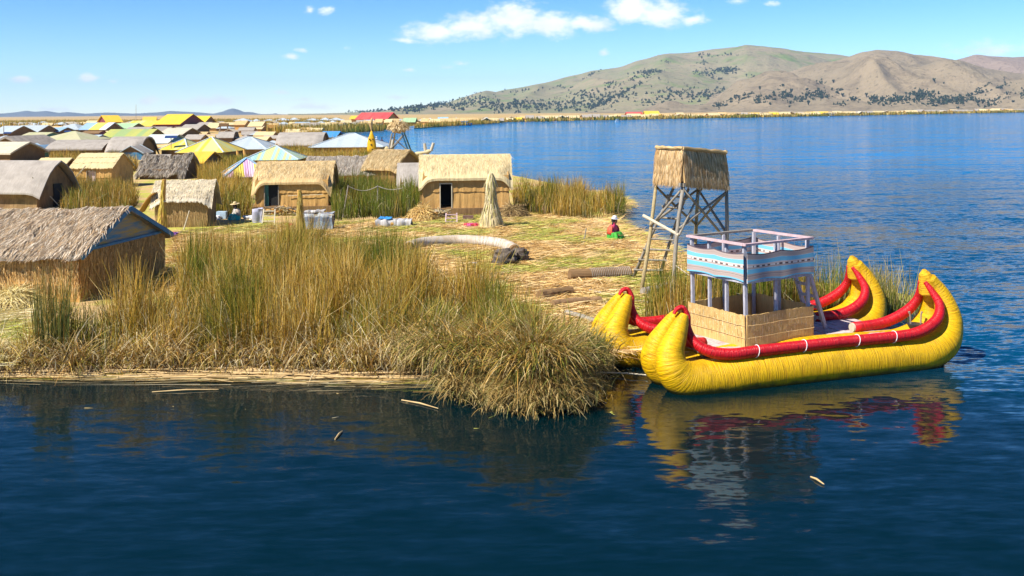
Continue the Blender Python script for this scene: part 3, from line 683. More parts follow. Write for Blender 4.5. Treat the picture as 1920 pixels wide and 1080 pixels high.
        if rib:
            m = MB()
            for p, r_ in ((c[0], r0), (c[1], r1), (c[2], r1), (c[3], r0)): m.bar(p + V(0, 0, .03), r_ + V(0, 0, .03), .16, .05)
            if rl: m.bar(r0 + V(0, 0, .05), r1 + V(0, 0, .05), .16, .05)
            m.build('ridge_cap', rib, root)
    return root
def hutpx(name, label, xl, xr, yb, ye, yr, D, yaw=0, **kw):
    p = P((xl + xr) / 2, yb); Y = p.y; W = (xr - xl) / F * Y / math.cos(yaw)
    over = kw.get('over', .25)
    if kw.get('roof', 'x') in ('x',): W = max(1, W - 2 * over)
    Hw = HC + ray((xl + xr) / 2, ye)[1] * (Y - over) - G; Hr = HC + ray((xl + xr) / 2, yr)[1] * (Y + D / 2) - G
    sl = (Hr - Hw) / (D / 2 + over); Hw = Hw + sl * over if kw.get('roof', 'x') in ('x',) else Hw
    Hw = max(Hw, .6); Hr = max(Hr, Hw + .35)
    return hut(name, label, p, yaw, W, D, Hw, Hr, **kw)
GREYS = [(.45, .40, .34), (.30, .26, .21), (.55, .49, .40), (.38, .30, .22)]
TANS = [(.60, .46, .24), (.70, .56, .32), (.44, .30, .13)]
BLUEM = corrug('pale_blue_metal', [(.42, .47, .49), (.44, .49, .50), (.40, .46, .48)])
BLUEM2 = corrug('sky_blue_metal', [(.22, .40, .56), (.28, .44, .56)])
YELM = corrug('yellow_metal', [(.78, .50, .03), (.76, .48, .03)])
YELST = corrug('striped_yellow_metal', [(.70, .55, .06), (.66, .50, .10), (.58, .56, .20), (.72, .50, .04)], stripe=.45)
PASTEL = corrug('pastel_striped_metal', [(.55, .32, .46), (.32, .46, .60), (.60, .44, .52), (.70, .55, .08)], stripe=.35)
AQUA = corrug('aqua_yellow_striped_metal', [(.28, .48, .44), (.50, .54, .22), (.34, .50, .50)], stripe=.3)
GREENM = corrug('green_metal', [(.42, .60, .30), (.36, .54, .28)])
LIME = corrug('lime_metal', [(.40, .42, .10), (.44, .44, .10), (.30, .40, .14)], stripe=1.2)
OLIVE = corrug('olive_tan_sheet', [(.46, .45, .22), (.50, .46, .26)], stripe=1.0)
REDM = corrug('red_metal', [(.62, .06, .05), (.66, .09, .07)])
ORANGE = corrug('orange_sheet', [(.80, .42, .03), (.82, .46, .04)])
PATCH = corrug('patchwork_sheet', [(.50, .62, .70), (.62, .40, .42), (.55, .60, .62), (.40, .55, .70)], stripe=1.4)
MAROON = plain('maroon_boards', (.22, .04, .05), var=.4)
BLUEP = plain('blue_painted_wood', (.06, .22, .38), var=.4)
GREENP = plain('green_painted_wood', (.08, .26, .20), var=.4)
YELP = plain('yellow_painted_wood', (.62, .48, .06), var=.3)
PALEP = plain('pale_pink_board', (.58, .46, .42), var=.3)
WHITEP = plain('white_painted_metal', (.52, .60, .64), var=.15)
TEAL = plain('teal_curtain', (.06, .20, .17), var=.4)
# ---- near huts
c = P(150, 566); y = R(-8.6); ax = V(math.cos(y), math.sin(y), 0)
STRIPB = plain('blue_streaked_tarp', (.05, .20, .33), sc=1.6, aniso=(.3, .5, 5), c2=(.50, .30, .04), bump=.3)
hA = hut('reed_hut', 'large thatched reed hut with blue and ochre gable, nearest the camera at left', c - ax * 3.6, y, 7.2, 5.1, 1.5, 2.62, wall=STRAW_GOLD, rmat=STRAW_GREY, gmat=STRIPB, over=.24, det=2, courses=3, th=.14, roofcourses=5, ragged=.05,
         straw=dict(n=16000, c=[(.55, .44, .31), (.36, .27, .18), (.70, .60, .46), (.52, .35, .19), (.24, .18, .12)], ln=.5, w=.02, lift=.035), sag=.12)
m = MB()
for s_ in (-1, 1): m.bar((3.6 + .22, 5.1 / 2, 2.58), (3.6 + .22, 5.1 / 2 + s_ * 2.78, 1.36), .06, .14)
m.build('barge_board', BLUEP, hA)
m = MB(); m.bar((3.64, .05, 1.52), (3.64, 5.05, 1.52), .06, .08); m.build('tie_beam', BLUEP, hA)
def wall_straw(h, W, D, z0, z1, nf, ns, cols, ln=.45, x=None):
    strands('wall_straw', h, lambda u, v: Vector((-W / 2 + W * u, -.07, z1 - (z1 - z0) * v)), nf, ln, .018, cols, [1] * len(cols), lift=.03, vr=(0, .8), spread=.08)
    if ns: strands('wall_straw', h, lambda u, v: Vector((W / 2 + .07, D * u, z1 - (z1 - z0) * v)), ns, ln, .018, cols, [1] * len(cols), lift=.03, vr=(0, .8), spread=.08)
wall_straw(hA, 7.2, 5.1, .1, 1.5, 6000, 5000, [(.70, .42, .14), (.54, .30, .09), (.78, .54, .24), (.34, .19, .06)])
# arch-roofed grey hut behind it
c = P(70, 392); y = R(-12); ax = V(math.cos(y), math.sin(y), 0)
hB = hut('reed_hut', 'big grey mat roofed hut with dark doorway at left edge behind the nearest hut', c - ax * 3.6, y, 7.2, 3.3, 1.4, 2.85, wall=STRAW_SHADEW, rmat=STRAW_GREY2, over=.45, det=1, courses=2, th=.1, droop=.3, bulge=.28)
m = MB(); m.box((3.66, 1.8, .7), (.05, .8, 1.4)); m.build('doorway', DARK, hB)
m = MB(); m.bar((3.9, 1.6, .05), (3.1, .2, 1.9), .05); m.build('leaning_pole', WOODP, hB)
hutpx('reed_hut', 'tan roofed hut with dark end just behind the big grey mat roofed hut', 46, 108, 356, 330, 296, 4.6, R(-4), rmat=STRAW_PALE, gmat=STRAW_DARK, wall=STRAW_SHADEW, th=.1, over=.2)
hD = hutpx('reed_hut', 'small tan reed hut with a pink door and a pole leaning on its front', 130, 213, 353, 316, 287, 4.3, R(0), rmat=STRAW_PALE, wall=STRAW_WALL, courses=2, doors=[(-.35, .35, 1.35, PALEP)], over=.15, roofcourses=3, det=2)
m = MB(); m.bar((-1.6, -.9, 0), (-.3, -.3, 1.75), .08); m.build('leaning_pole', WOODP, hD)
c = P(292, 427); y = R(7); ax = V(math.cos(y), math.sin(y), 0)
hE = hut('reed_hut', 'low hut with layered pale mat roof and orange side flap beside the green tarp', c + ax * 1.25, y, 2.5, 2.5, 1.45, 2.25, wall=STRAW_SHADEW, rmat=STRAW_WHITE, over=.25, det=2, courses=1, th=.1, droop=.35, bulge=.1, roofcourses=5,
         straw=dict(n=1600, c=[(.72, .62, .44), (.6, .5, .32)], ln=.25, w=.018, lift=.008, vr=.85))
m = MB(); m.sheet(lambda u, v: Vector((-1.32 - .75 * v + .1 * math.sin(3 * u), -.1 + 1.5 * u, 1.75 - .95 * v ** 1.5)), 8, 6, .06, lambda u, v: (u * 1.5, v)); m.build('side_flap', STRAW_GOLD, hE)
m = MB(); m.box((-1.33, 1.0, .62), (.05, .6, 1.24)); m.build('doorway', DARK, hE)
wall_straw(hE, 2.5, 2.5, 0, 1.35, 2200, 0, [(.50, .32, .13), (.36, .22, .09), (.58, .40, .18)])
hF = hutpx('reed_hut', 'golden reed hut with dark door and teal curtain, left of the clothesline', 473, 622, 398, 342, 302, 3.6, R(3), wall=STRAW_WALL, rmat=STRAW, over=.22, det=2, courses=2, th=.12, droop=.75, bulge=.16, lift=.35,
           doors=[(-1.55, -.72, 1.32, DARK)], straw=dict(n=1800, c=TANS, ln=.4, w=.015, lift=.004, vr=.8), ragged=.02)
m = MB(); m.box((-1.42, .04, .98), (.2, .03, 1.24)); m.build('curtain', TEAL, hF)
m = MB(); m.bar((-.2, -.12, .95), (1.75, -.12, 1.0), .03); m.build('tie_pole', WOODP, hF)
hG = hutpx('reed_hut', 'largest golden reed hut with black doorway, beside the upright reed cone', 786, 962, 404, 334, 289, 3.7, R(4), wall=STRAW_WALL, rmat=STRAW_PALE, over=.22, det=2, courses=2, th=.13, droop=.55, bulge=.16, lift=.42,
           doors=[(-1.42, -.75, 1.35, None)], straw=dict(n=2200, c=[(.70, .58, .34), (.62, .48, .25)], ln=.4, w=.015, lift=.004, vr=.8), ragged=.02, frame=WOODP)
m = MB(); m.box((-1.08, 1.6, .95), (1.6, .05, 1.6)); m.build('interior_shade_panel', DARK, hG)  # dark sheet behind the open door, paints in the interior shade
hutpx('reed_hut', 'long grey thatched hut standing between the two golden huts', 570, 720, 350, 328, 293, 4, R(2), rmat=STRAW_GREY, wall=STRAW_WALL, over=.2, det=2, th=.14, roofcourses=3, ragged=.06,
      straw=dict(n=4500, c=GREYS, ln=.4, w=.03, lift=.04))
hutpx('reed_hut', 'small smooth grey mat hut against the left of the largest golden hut', 743, 806, 378, 348, 305, 3, R(3), rmat=STRAW_GREY2, wall=STRAW_SHADEW, over=.25, det=1, th=.1, droop=.8, bulge=.15)
c = P(735, 355)
hut('reed_hut', 'brown gabled straw hut with its dark end turned to the lake', P(712, 350) , R(-24), 2.6, 4.0, 1.55, 2.75, rmat=STRAW, wall=STRAW_DARK, gmat=STRAW_DARK, over=.3, det=2, roof='x', th=.12, bulge=.15, droop=.2, straw=dict(n=2500, c=TANS, ln=.4, w=.03, lift=.04))
hutpx('reed_hut', 'collapsing grey straw hut with a slumped shaggy roof', 254, 348, 336, 322, 287, 4, R(-5), rmat=STRAW_GREY, wall=STRAW_DARK, over=.3, det=2, th=.18, droop=.6, ragged=.16, sag=.25, straw=dict(n=7000, c=GREYS + [(.2, .15, .1)], ln=.6, w=.035, lift=.09))
hutpx('tin_hut', 'low hut with a single bright orange sheet roof behind the collapsing hut', 344, 386, 328, 305, 284, 4.5, R(-6), rmat=ORANGE, wall=STRAW_DARK, over=.3)
# ---- middle village
q = hutpx
q('reed_hut', 'long low grey reed hut left of the other long hut, with brown wall', 86, 194, 297, 279, 262, 7, 0, rmat=STRAW_GREY2, wall=STRAW_DARK, over=.4, th=.2, det=1, bulge=.2)
q('reed_hut', 'grey curved mat hut next to the long low hut', 195, 262, 297, 281, 256, 7, 0, rmat=STRAW_GREY2, wall=STRAW_DARK, over=.4, th=.2, droop=1.0, bulge=.5)
q('small_gable_hut', 'little open hut with white edged grey gable', 226, 266, 300, 286, 273, 4, R(5), roof='y', rmat=STRAW_GREY2, wall=BLUEP, gmat=STRAW_DARK, rib=WHITEP, over=.25)
q('painted_hut', 'tiny gabled hut with a yellow front and blue roof', 20, 50, 293, 279, 270, 4, R(-8), roof='y', rmat=BLUEM2, wall=YELP, gmat=STRAW_WALL, rib=WHITEP, over=.2)
q('painted_hut', 'tiny gabled hut with a green front and blue roof', 53, 78, 295, 283, 271, 6, R(-8), roof='y', rmat=BLUEM2, wall=GREENP, gmat=STRAW_WALL, rib=YELP, over=.2)
q('reed_hut', 'brown arched thatch hut at the left edge beyond the painted huts', -30, 56, 292, 276, 254, 9, R(-6), rmat=STRAW_GREY, roof='y', wall=STRAW_DARK, over=.4, th=.3)
q('reed_hut', 'pale thatch roof sloping at the far left edge', -60, 30, 303, 287, 266, 6, R(-15), rmat=STRAW_WHITE, wall=STRAW_DARK, over=.4, th=.2)
q('tin_hut', 'hut with a wide flat olive tan sheet roof', 66, 152, 272, 263, 246, 12, R(-4), rmat=OLIVE, wall=STRAW_DARK, roof='hip', over=.4)
q('tin_hut', 'hut with a small olive sheet roof left of the wider olive one', 32, 80, 268, 258, 248, 9, R(-4), rmat=OLIVE, wall=GREENP, over=.4)
q('tin_hut', 'hut with patchwork pink and blue roof above the long reed hut', 112, 175, 270, 263, 253, 9, 0, rmat=PATCH, wall=STRAW_DARK, over=.3)
q('tin_hut', 'hut with broad pale blue metal roof near the left edge', 18, 72, 258, 248, 235, 12, 0, rmat=BLUEM, wall=STRAW_DARK, over=.5)
q('tin_hut', 'hut with pale blue roof cut by the left edge', -20, 22, 260, 250, 236, 10, R(-10), rmat=BLUEM, wall=STRAW_DARK, over=.4)
q('tin_hut', 'low hut with a deeper blue metal roof', 72, 112, 256, 247, 239, 10, 0, rmat=BLUEM2, wall=STRAW_DARK, over=.4)
q('tin_hut', 'hut with a hipped grey blue metal roof behind the olive one', 98, 146, 252, 243, 232, 12, 0, rmat=BLUEM, wall=STRAW_DARK, roof='hip', over=.6)
q('tin_hut', 'hut with a blue and yellow front roof and white top', 147, 200, 254, 243, 230, 12, 0, rmat=corrug('blue_yellow_sheets', [(.80, .62, .10), (.30, .45, .60), (.68, .74, .78)], stripe=3.0), wall=STRAW_DARK, over=.5, rib=WHITEP)
q('market_stall', 'dark open stall of red and brown blocks under the blue and yellow roof', 152, 186, 262, 250, 245, 5, 0, rmat=STRAW_DARK, wall=MAROON, over=.2, cat='stall')
q('tin_house', 'tall house with maroon gable and mustard roof behind the village', 202, 226, 243, 229, 216, 9, R(42), rmat=YELM, wall=MAROON, gmat=MAROON, over=.6, cat='house')
q('tin_hut', 'hut with a pale green metal roof', 196, 246, 252, 241, 231, 12, 0, rmat=GREENM, wall=STRAW_DARK, over=.5)
q('tin_hut', 'hut with a long lime yellow roof', 190, 280, 266, 257, 242, 10, 0, rmat=LIME, wall=STRAW_DARK, over=.5)
q('tin_hut', 'hut with yellow cream roof left of the big yellow house', 232, 285, 246, 237, 226, 16, 0, rmat=YELST, wall=STRAW_WALL, over=.6)
q('tin_house', 'yellow roofed house with an orange gable behind the biggest yellow one', 268, 292, 238, 227, 219, 18, R(18), rmat=YELM, wall=ORANGE, gmat=ORANGE, over=.5, cat='house')
q('tin_house', 'biggest yellow roofed house with maroon right gable', 288, 340, 247, 233, 214, 20, R(-6), rmat=YELM, wall=MAROON, gmat=MAROON, over=.6, cat='house')
q('tin_house', 'bright yellow roof right of the biggest yellow house', 346, 384, 242, 231, 218, 16, 0, rmat=corrug('bright_yellow_metal', [(.85, .58, .02), (.84, .55, .02)]), wall=STRAW_DARK, over=.5, cat='house')
q('tin_hut', 'hut with pale sheet roof and blue windowed wall', 262, 318, 282, 268, 252, 8, R(-4), rmat=corrug('cream_blue_sheet', [(.62, .64, .50), (.56, .64, .62)], stripe=1), wall=BLUEP, over=.4, doors=[(-2.2, -1.4, .9, WHITEP), (-.4, .5, .9, WHITEP)])
q('tin_hut', 'hut with a pastel yellow gable left of the striped yellow one', 302, 350, 292, 280, 260, 7, R(-6), roof='pyr', rmat=YELST, wall=STRAW_DARK, rib=WHITEP, over=.4)
q('tin_hut', 'hut with a yellow striped pyramid roof and white hips', 336, 416, 302, 285, 257, 7.5, R(-4), roof='pyr', rmat=YELST, wall=STRAW_DARK, rib=WHITEP, over=.4)
q('tin_hut', 'hut with wide pale blue hipped roof right of the striped yellow pyramid', 408, 494, 293, 279, 257, 9, 0, roof='hip', rmat=BLUEM, wall=STRAW_SHADEW, over=.5, rib=WHITEP)
q('tin_hut', 'hut with an aqua and yellow striped pyramid roof', 462, 553, 314, 299, 273, 6, R(3), roof='pyr', rmat=AQUA, wall=STRAW_WALL, rib=WHITEP, over=.4)
q('tin_hut', 'hut with pink and blue pastel striped gable roof beside the golden hut', 432, 500, 366, 330, 296, 4.2, R(18), roof='pyr', rmat=PASTEL, wall=STRAW_SHADEW, gmat=PASTEL, rib=BLUEM2, over=.35)
q('reed_hut', 'grey mat roofed hut with upright ends below the blue roof', 514, 603, 288, 272, 248, 7, R(0), rmat=STRAW_GREY2, wall=STRAW_DARK, over=.3, th=.15, droop=.9, bulge=.4)
q('tin_hut', 'hut with a plain strong blue roof beside the grey mat hut', 598, 632, 270, 257, 246, 8, 0, rmat=corrug('strong_blue_metal', [(.05, .26, .55), (.06, .28, .58)]), wall=STRAW_DARK, over=.4)
q('tin_hut', 'hut with big pale blue hipped roof standing by the canal', 588, 712, 292, 275, 250, 8.5, R(0), roof='hip', rmat=BLUEM, wall=STRAW_GOLD, rib=WHITEP, over=.6)
q('reed_hut', 'small tan hut between pale blue roofs', 408, 438, 270, 258, 247, 6, R(6), rmat=STRAW_GREY2, wall=STRAW_DARK, over=.3, bulge=.4)
q('reed_hut', 'tiny grey peaked hut right of the small tan hut', 444, 466, 270, 262, 252, 5, 0, rmat=STRAW_GREY2, wall=STRAW_DARK, over=.3, roof='pyr')
q('reed_hut', 'grey hut with flat thatch left of the yellow roofs', 228, 275, 258, 249, 238, 10, 0, rmat=STRAW_GREY2, wall=STRAW_DARK, over=.5)
q('reed_hut', 'low dark thatch hut just right of the lime roof', 278, 312, 256, 247, 238, 10, 0, rmat=STRAW_GREY, wall=STRAW_DARK, over=.5)
q('reed_hut', 'broad cream mat roof below the biggest yellow house', 296, 345, 262, 252, 240, 10, R(-5), rmat=STRAW_WHITE, wall=STRAW_DARK, over=.5)
q('reed_hut', 'grey roofed hut under the bright yellow roof', 334, 372, 250, 243, 233, 10, R(-5), rmat=STRAW_GREY2, wall=STRAW_DARK, over=.5)
q('reed_hut', 'grey sloped hut right of the bright yellow roof', 362, 388, 246, 238, 229, 10, R(-5), rmat=STRAW_GREY2, wall=STRAW_DARK, over=.5)
q('reed_hut', 'boxy tan reed hut at the start of the back row', 386, 408, 246, 240, 230, 8, 0, rmat=STRAW_PALE, wall=STRAW_WALL, over=.4)
q('reed_hut', 'golden reed hut in the back row left of its twin', 437, 460, 243, 234, 226, 8, 0, rmat=STRAW, wall=STRAW_GOLD, over=.4)
q('reed_hut', 'golden reed hut in the back row right of its twin', 464, 492, 246, 237, 228, 8, 0, rmat=STRAW_PALE, wall=STRAW_GOLD, over=.4)
q('reed_hut', 'orange brown hut on the back row beside the reed tower', 503, 521, 250, 241, 231, 7, R(10), rmat=STRAW, wall=STRAW_GOLD, over=.3)
q('tin_house', 'long red roofed house beyond the canal', 665, 728, 233, 223.5, 211, 26, R(-6), rmat=REDM, wall=STRAW_WALL, over=1, cat='house')
q('tin_house', 'low yellow roof in front of the long red roof', 655, 692, 231, 223, 217, 12, 0, rmat=YELM, wall=STRAW_WALL, over=1, cat='house')
q('tin_hut', 'green roofed hut right of the red roofed house', 754, 779, 237, 229, 221, 12, 0, rmat=GREENM, wall=STRAW_DARK, over=.6)
q('tin_house', 'yellow roofed house on the far shore below the big hill', 1210, 1238, 219, 215, 208, 22, 0, rmat=YELM, wall=STRAW_PALE, over=1, cat='house')
q('tin_house', 'red roofed house left of the yellow one on the far shore', 1176, 1206, 219, 215.5, 210, 22, 0, rmat=REDM, wall=STRAW_PALE, over=1, cat='house')
# ---- rows of little huts (the far ones share their labels)
PROTOS = {}
def place_mid(x):
    return ' at the far left' if x < 130 else ' near the yellow roofed houses' if x < 300 else ' above the striped yellow pyramid roof' if x < 460 else ' near the canal'
def place_far(x):
    return ' left of the red roof' if x < 1170 else ' below the dip between the two hills' if x < 1420 else ' below the rocky hill' if x < 1700 else ' under the far right red hill'
def place_canal(x):
    return ' behind the red roofed house' if x < 735 else ' midway along the canal village' if x < 840 else ' near the moored blue cabin boat'
def row(label, group, lst, name='reed_hut', cat='hut', place=None):
    protos = PROTOS
    for (x, yb, w, h, mk) in lst:
        p = P(x, yb); 
        if mk not in protos:
            rm, wm, rf = mk
            protos[mk] = hut(name, None, p, 0, 5, 5, 1.6, 3.0, rmat=rm, wall=wm, roof=rf, over=.4, th=.2, det=0, cat=cat)
            o = protos[mk]; 
        else: o = copy_tree(protos[mk])
        o.location = p; s = p.y / F; k = w * s / 5.8; kz = h * s / 3.0
        o.scale = (k, min(k, 1.6), kz); o.rotation_euler.z = R(random.uniform(-16, 16))
        lb = label.replace('@', KIND[mk]) + (place(x) if place else ''); tag(o, ' '.join(lb.split()[:16]), cat, group)
T1, T2, T3, T4 = (STRAW_PALE, STRAW_WALL, 'x'), (STRAW_GREY2, STRAW_WALL, 'x'), (STRAW, STRAW_GOLD, 'x'), (STRAW_WHITE, STRAW_DARK, 'y')
B1, B2, Y1_ = (BLUEM, STRAW_DARK, 'hip'), (BLUEM2, STRAW_DARK, 'x'), (YELM, STRAW_WALL, 'x')
KIND = {T1: 'tan', T2: 'grey', T3: 'golden', T4: 'bleached gabled', B1: 'pale blue hipped', B2: 'deeper blue', Y1_: 'yellow'}
rr = random.Random(5)
row('small pale blue roof in the distant row behind the village', 'pale blue roofs in the distant left row', [(x + rr.uniform(-4, 4), 231 + rr.uniform(-1, 1.5), rr.uniform(20, 34), rr.uniform(8, 10), B1) for x in range(450, 640, 26)], 'tin_hut')
row('small @ reed hut in the band of huts before the distant plain', 'reed huts in the distant left band', [(x + rr.uniform(-6, 6), 243 + rr.uniform(-3, 3) - (x - 520) * .01, rr.uniform(20, 36), rr.uniform(9, 13), rr.choice([T1, T2, T2, T3, T4])) for x in range(535, 650, 15)])
row('small @ reed hut across the canal', 'reed huts across the canal', [(x + rr.uniform(-4, 4), 237.5 - (x - 640) * .024 + rr.uniform(-1.5, 1.0), rr.uniform(14, 26), rr.uniform(8, 12), rr.choice([T1, T2, T3, T4, T3])) for x in range(640, 940, 11)], place=place_canal)
row('small @ metal roofed hut across the canal', 'metal roofed huts across the canal', [(x + rr.uniform(-4, 4), 235 - (x - 640) * .024, rr.uniform(16, 24), rr.uniform(8, 11), rr.choice([B1, B2, B1])) for x in (620, 648, 690, 716, 742, 792, 806, 832, 850, 880, 912)], 'tin_hut', place=place_canal)
row('tiny @ reed hut on the far shore', 'reed huts along the far shore', [(x + rr.uniform(-6, 6), np.interp(x, [940, 1200, 1350, 1560, 1750, 1920], [228, 222.3, 220.3, 216.6, 212.8, 209.6]) - rr.uniform(-.2, 1.6), rr.uniform(12, 26), rr.uniform(6.5, 10.5) * (1 - (x - 950) / 2600), rr.choice([T1, T1, T3, T2, T4])) for x in range(950, 1915, 11)], place=place_far)
row('tiny yellow roofed hut on the far shore', 'yellow roofs along the far shore', [(x, np.interp(x, [940, 1200, 1350, 1560, 1750, 1920], [228, 222, 220, 216.2, 212.4, 209.2]) - .3, 17, 7, Y1_) for x in (1247, 1418, 1452, 1521, 1545, 860 + 110)], 'tin_hut', place=place_far)
row('little @ roofed hut deep in the left part of the village', 'tin roofs deep in the left village', [(x, yb, w, 10, k) for x, yb, w, k in ((10, 247, 26, B2), (130, 244, 24, T2), (330, 256, 26, B1), (395, 262, 30, T2), (430, 252, 24, T4), (480, 258, 26, B1), (505, 264, 28, T2), (545, 252, 30, T1), (590, 250, 26, T1), (250, 262, 30, T1), (170, 236, 24, T1), (410, 240, 20, T3), (560, 240, 30, T2), (300, 300, 34, T2))], 'tin_hut')
q5 = random.Random(11)
row('low @ hut packed in the village', 'packed huts of the middle village', [(x + q5.uniform(-6, 6), yb + q5.uniform(-2, 2), q5.uniform(.8, 1.2) * wd_, q5.uniform(.85, 1.15) * hh_, q5.choice([T1, T2, T2, T4, B1, T3])) for yb, wd_, hh_, xs_ in ((248, 28, 11, (30, 60, 95, 150, 190, 300, 330, 425, 455, 478, 540, 575)), (258, 32, 12, (45, 205, 340, 375, 465, 500, 560)), (268, 36, 14, (10, 170, 205, 355, 385, 440, 480)), (282, 38, 16, (280, 300, 505, 560))) for x in xs_], place=place_mid)
row('small @ hut in the farthest row', 'farthest row of the village', [(x + q5.uniform(-6, 6), 238 + q5.uniform(-2, 1), q5.uniform(18, 30), q5.uniform(7, 10), q5.choice([T1, T2, B1, T4, B2])) for x in range(5, 660, 17)], place=place_mid)
# ================================================================== CATAMARAN
def cordy(key, c1, c2, rough):
    m, nt, b = mat_base(key); L = nt.links.new
    uv = nd(nt, 'ShaderNodeUVMap'); mp = nd(nt, 'ShaderNodeMapping', ins={'Scale': (2.2, 34, 1)}); L(uv.outputs[0], mp.inputs[0])
    n1 = nd(nt, 'ShaderNodeTexNoise', ins={'Scale': 1.0, 'Detail': 4.0, 'Roughness': .6, 'Distortion': .3}); L(mp.outputs[0], n1.inputs[0])
    tc = nd(nt, 'ShaderNodeTexCoord'); n2 = nd(nt, 'ShaderNodeTexNoise', ins={'Scale': 2.3, 'Detail': 8.0, 'Roughness': .7}); L(tc.outputs['Object'], n2.inputs[0])
    r = nd(nt, 'ShaderNodeMapRange', ins={1: .3, 2: .55}); L(n1.outputs[0], r.inputs[0])
    r2 = nd(nt, 'ShaderNodeMapRange', ins={1: .5, 2: .66, 4: .8}); L(n2.outputs[0], r2.inputs[0])
    col = mix_(nt, r.outputs[0], c2, c1); col = mix_(nt, r2.outputs[0], col, tuple(x * .6 for x in c1))
    so_ = nd(nt, 'ShaderNodeSeparateXYZ'); L(tc.outputs['Object'], so_.inputs[0]); wl = nd(nt, 'ShaderNodeMapRange', interpolation_type='SMOOTHSTEP', ins={1: .16, 2: .02, 3: 0, 4: .85}); L(math_(nt, 'ADD', so_.outputs[2], math_(nt, 'MULTIPLY', math_(nt, 'SUBTRACT', n2.outputs[0], .5), -.25)), wl.inputs[0]); col = mix_(nt, wl.outputs[0], col, (.05, .05, .015))
    L(col, b.inputs['Base Color']); b.inputs['Roughness'].default_value = rough; b.inputs['Specular IOR Level'].default_value = .3
    bp = nd(nt, 'ShaderNodeBump', ins={'Strength': 1.0, 'Distance': .03}); L(n1.outputs[0], bp.inputs['Height']); L(bp.outputs[0], b.inputs['Normal'])
    return m
YEL = cordy('yellow_wrapped_reed', (.72, .42, .002), (.44, .21, .004), .5)
RED = cordy('red_wrapped_tube', (.58, .010, .016), (.34, .006, .012), .38)
CAP = cordy('orange_yellow_cap', (.66, .38, .008), (.34, .16, .01), .7)
BOAT = empty('reed_catamaran', BA, math.atan2(EX.y, EX.x), 'yellow and red twin hulled reed boat with raised cabin moored at the island', 'boat')
L0 = BL
def hullparts(oy, stern_h, ox=0):
    """one hull: two fat bundles side by side, both ends swept up"""
    S = L0
    prof = [(.06, 1.58, .09), (-.04, 1.42, .16), (-.20, 1.14, .23), (-.36, .82, .30), (-.34, .50, .37), (-.02, .24, .43), (.6, .18, .45), (1.6, .24, .46), (S * .5, .26, .46), (S - 1.5, .24, .45), (S - .75, .26, .44), (S - .15, .48, .40), (S + .12, .88, .33), (S + .12, 1.28, .26), (S - .02, 1.66, .19), (S - .24, 1.98 * stern_h, .12)]
    pts = arc(prof, 90)
    for side in (-1, 1):
        m = MB(); path = []; rad = []
        for (x, z, r) in pts:
            e = min(1, max(.0, (z - .5) / 1.3)); off = side * (.37 * (1 - e) + .12 * e)
            path.append((x + ox, oy + off, z)); rad.append(max(r, .05))
        m.tube(path, rad, 26); m.build('hull_bundle', YEL, BOAT, smooth=True)
    # sewn cap on the stern tip
    m = MB(); t = (pts[-1][0] + ox, pts[-1][1]); m.tube([(t[0] + .10, oy, t[1] - .36), (t[0] + .02, oy, t[1] - .12), (t[0] - .06, oy, t[1] + .08), (t[0] - .08, oy, t[1] + .18)], [.24, .21, .13, .04], 9, jit=.12); m.build('stern_cap', CAP, BOAT)
def tube_path(side, oy, full, part, stern_h):
    S = L0; o = side * .58
    pr = [(-.12, .02, 1.58, .03), (-.04, .02, 1.68, .045), (.10, .03, 1.70, .055), (.19, .05, 1.52, .07), (.15, .12, 1.28, .095), (.22, .28, 1.00, .12), (.48, .46, .82, .14), (.95, .56, .74, .145), (1.7, .58, .76, .145), (S * .5, .58, .78, .14), (S - 1.7, .58, .78, .145), (S - .95, .58, .84, .145), (S - .42, .52, 1.06, .145), (S - .20, .38, 1.36, .12), (S - .26, .20, 1.66, .09), (S - .36, .08, 1.88 * stern_h, .06)]
    pr = [(a_, b_, c_, d_ * .88) for a_, b_, c_, d_ in pr]
    q = arc(pr, 100)
    if part == 'bow': q = [p for p in q if p[0] < 1.0]
    if part == 'stern': q = [p for p in q if p[0] > S - 2.1]
    return [(x, oy + side * y, z) for x, y, z, r in q], [r for *_, r in q]
OY_A, OY_B = .62, 3.1
for oy, sh, near in ((OY_A, 1.0, True), (OY_B, 1.0, False)):
    OX = 0 if near else -.16
    hullparts(oy, sh, OX)
    for side in (-1, 1):
        outer = (near and side == -1) or (not near and side == 1)
        for part in (('full',) if outer else ('bow', 'stern')):
            pp, rr_ = tube_path(side, oy, outer, part, sh); pp = [(a_ + OX, b_, c_) for a_, b_, c_ in pp]
            m = MB(); m.tube(pp, rr_, 16); t = m.build('gunwale_tube', RED, BOAT, smooth=True)
            if part == 'stern':
                e = MB(); e.tube([Vector(pp[0]) + V(-.04, 0, 0), pp[0]], [.108, .115], 14); e.build('cut_reed_end', STRAW_WHITE, t)
            if outer:
                for fx in (1.55, 2.75, 4.05, 5.1) if near else (2.0, 4.0, 5.4):
                    k = min(range(len(pp)), key=lambda i: abs(pp[i][0] - fx)); cpt = Vector(pp[k]); r = MB(); a = []
                    for i in range(17):
                        g_ = 2 * math.pi * i / 16; a.append(cpt + V(.03 * math.sin(g_), math.cos(g_) * .133, math.sin(g_) * .133))
                    r.tube(a, .009, 5, caps=False); r.build('lashing', WHITE, t)
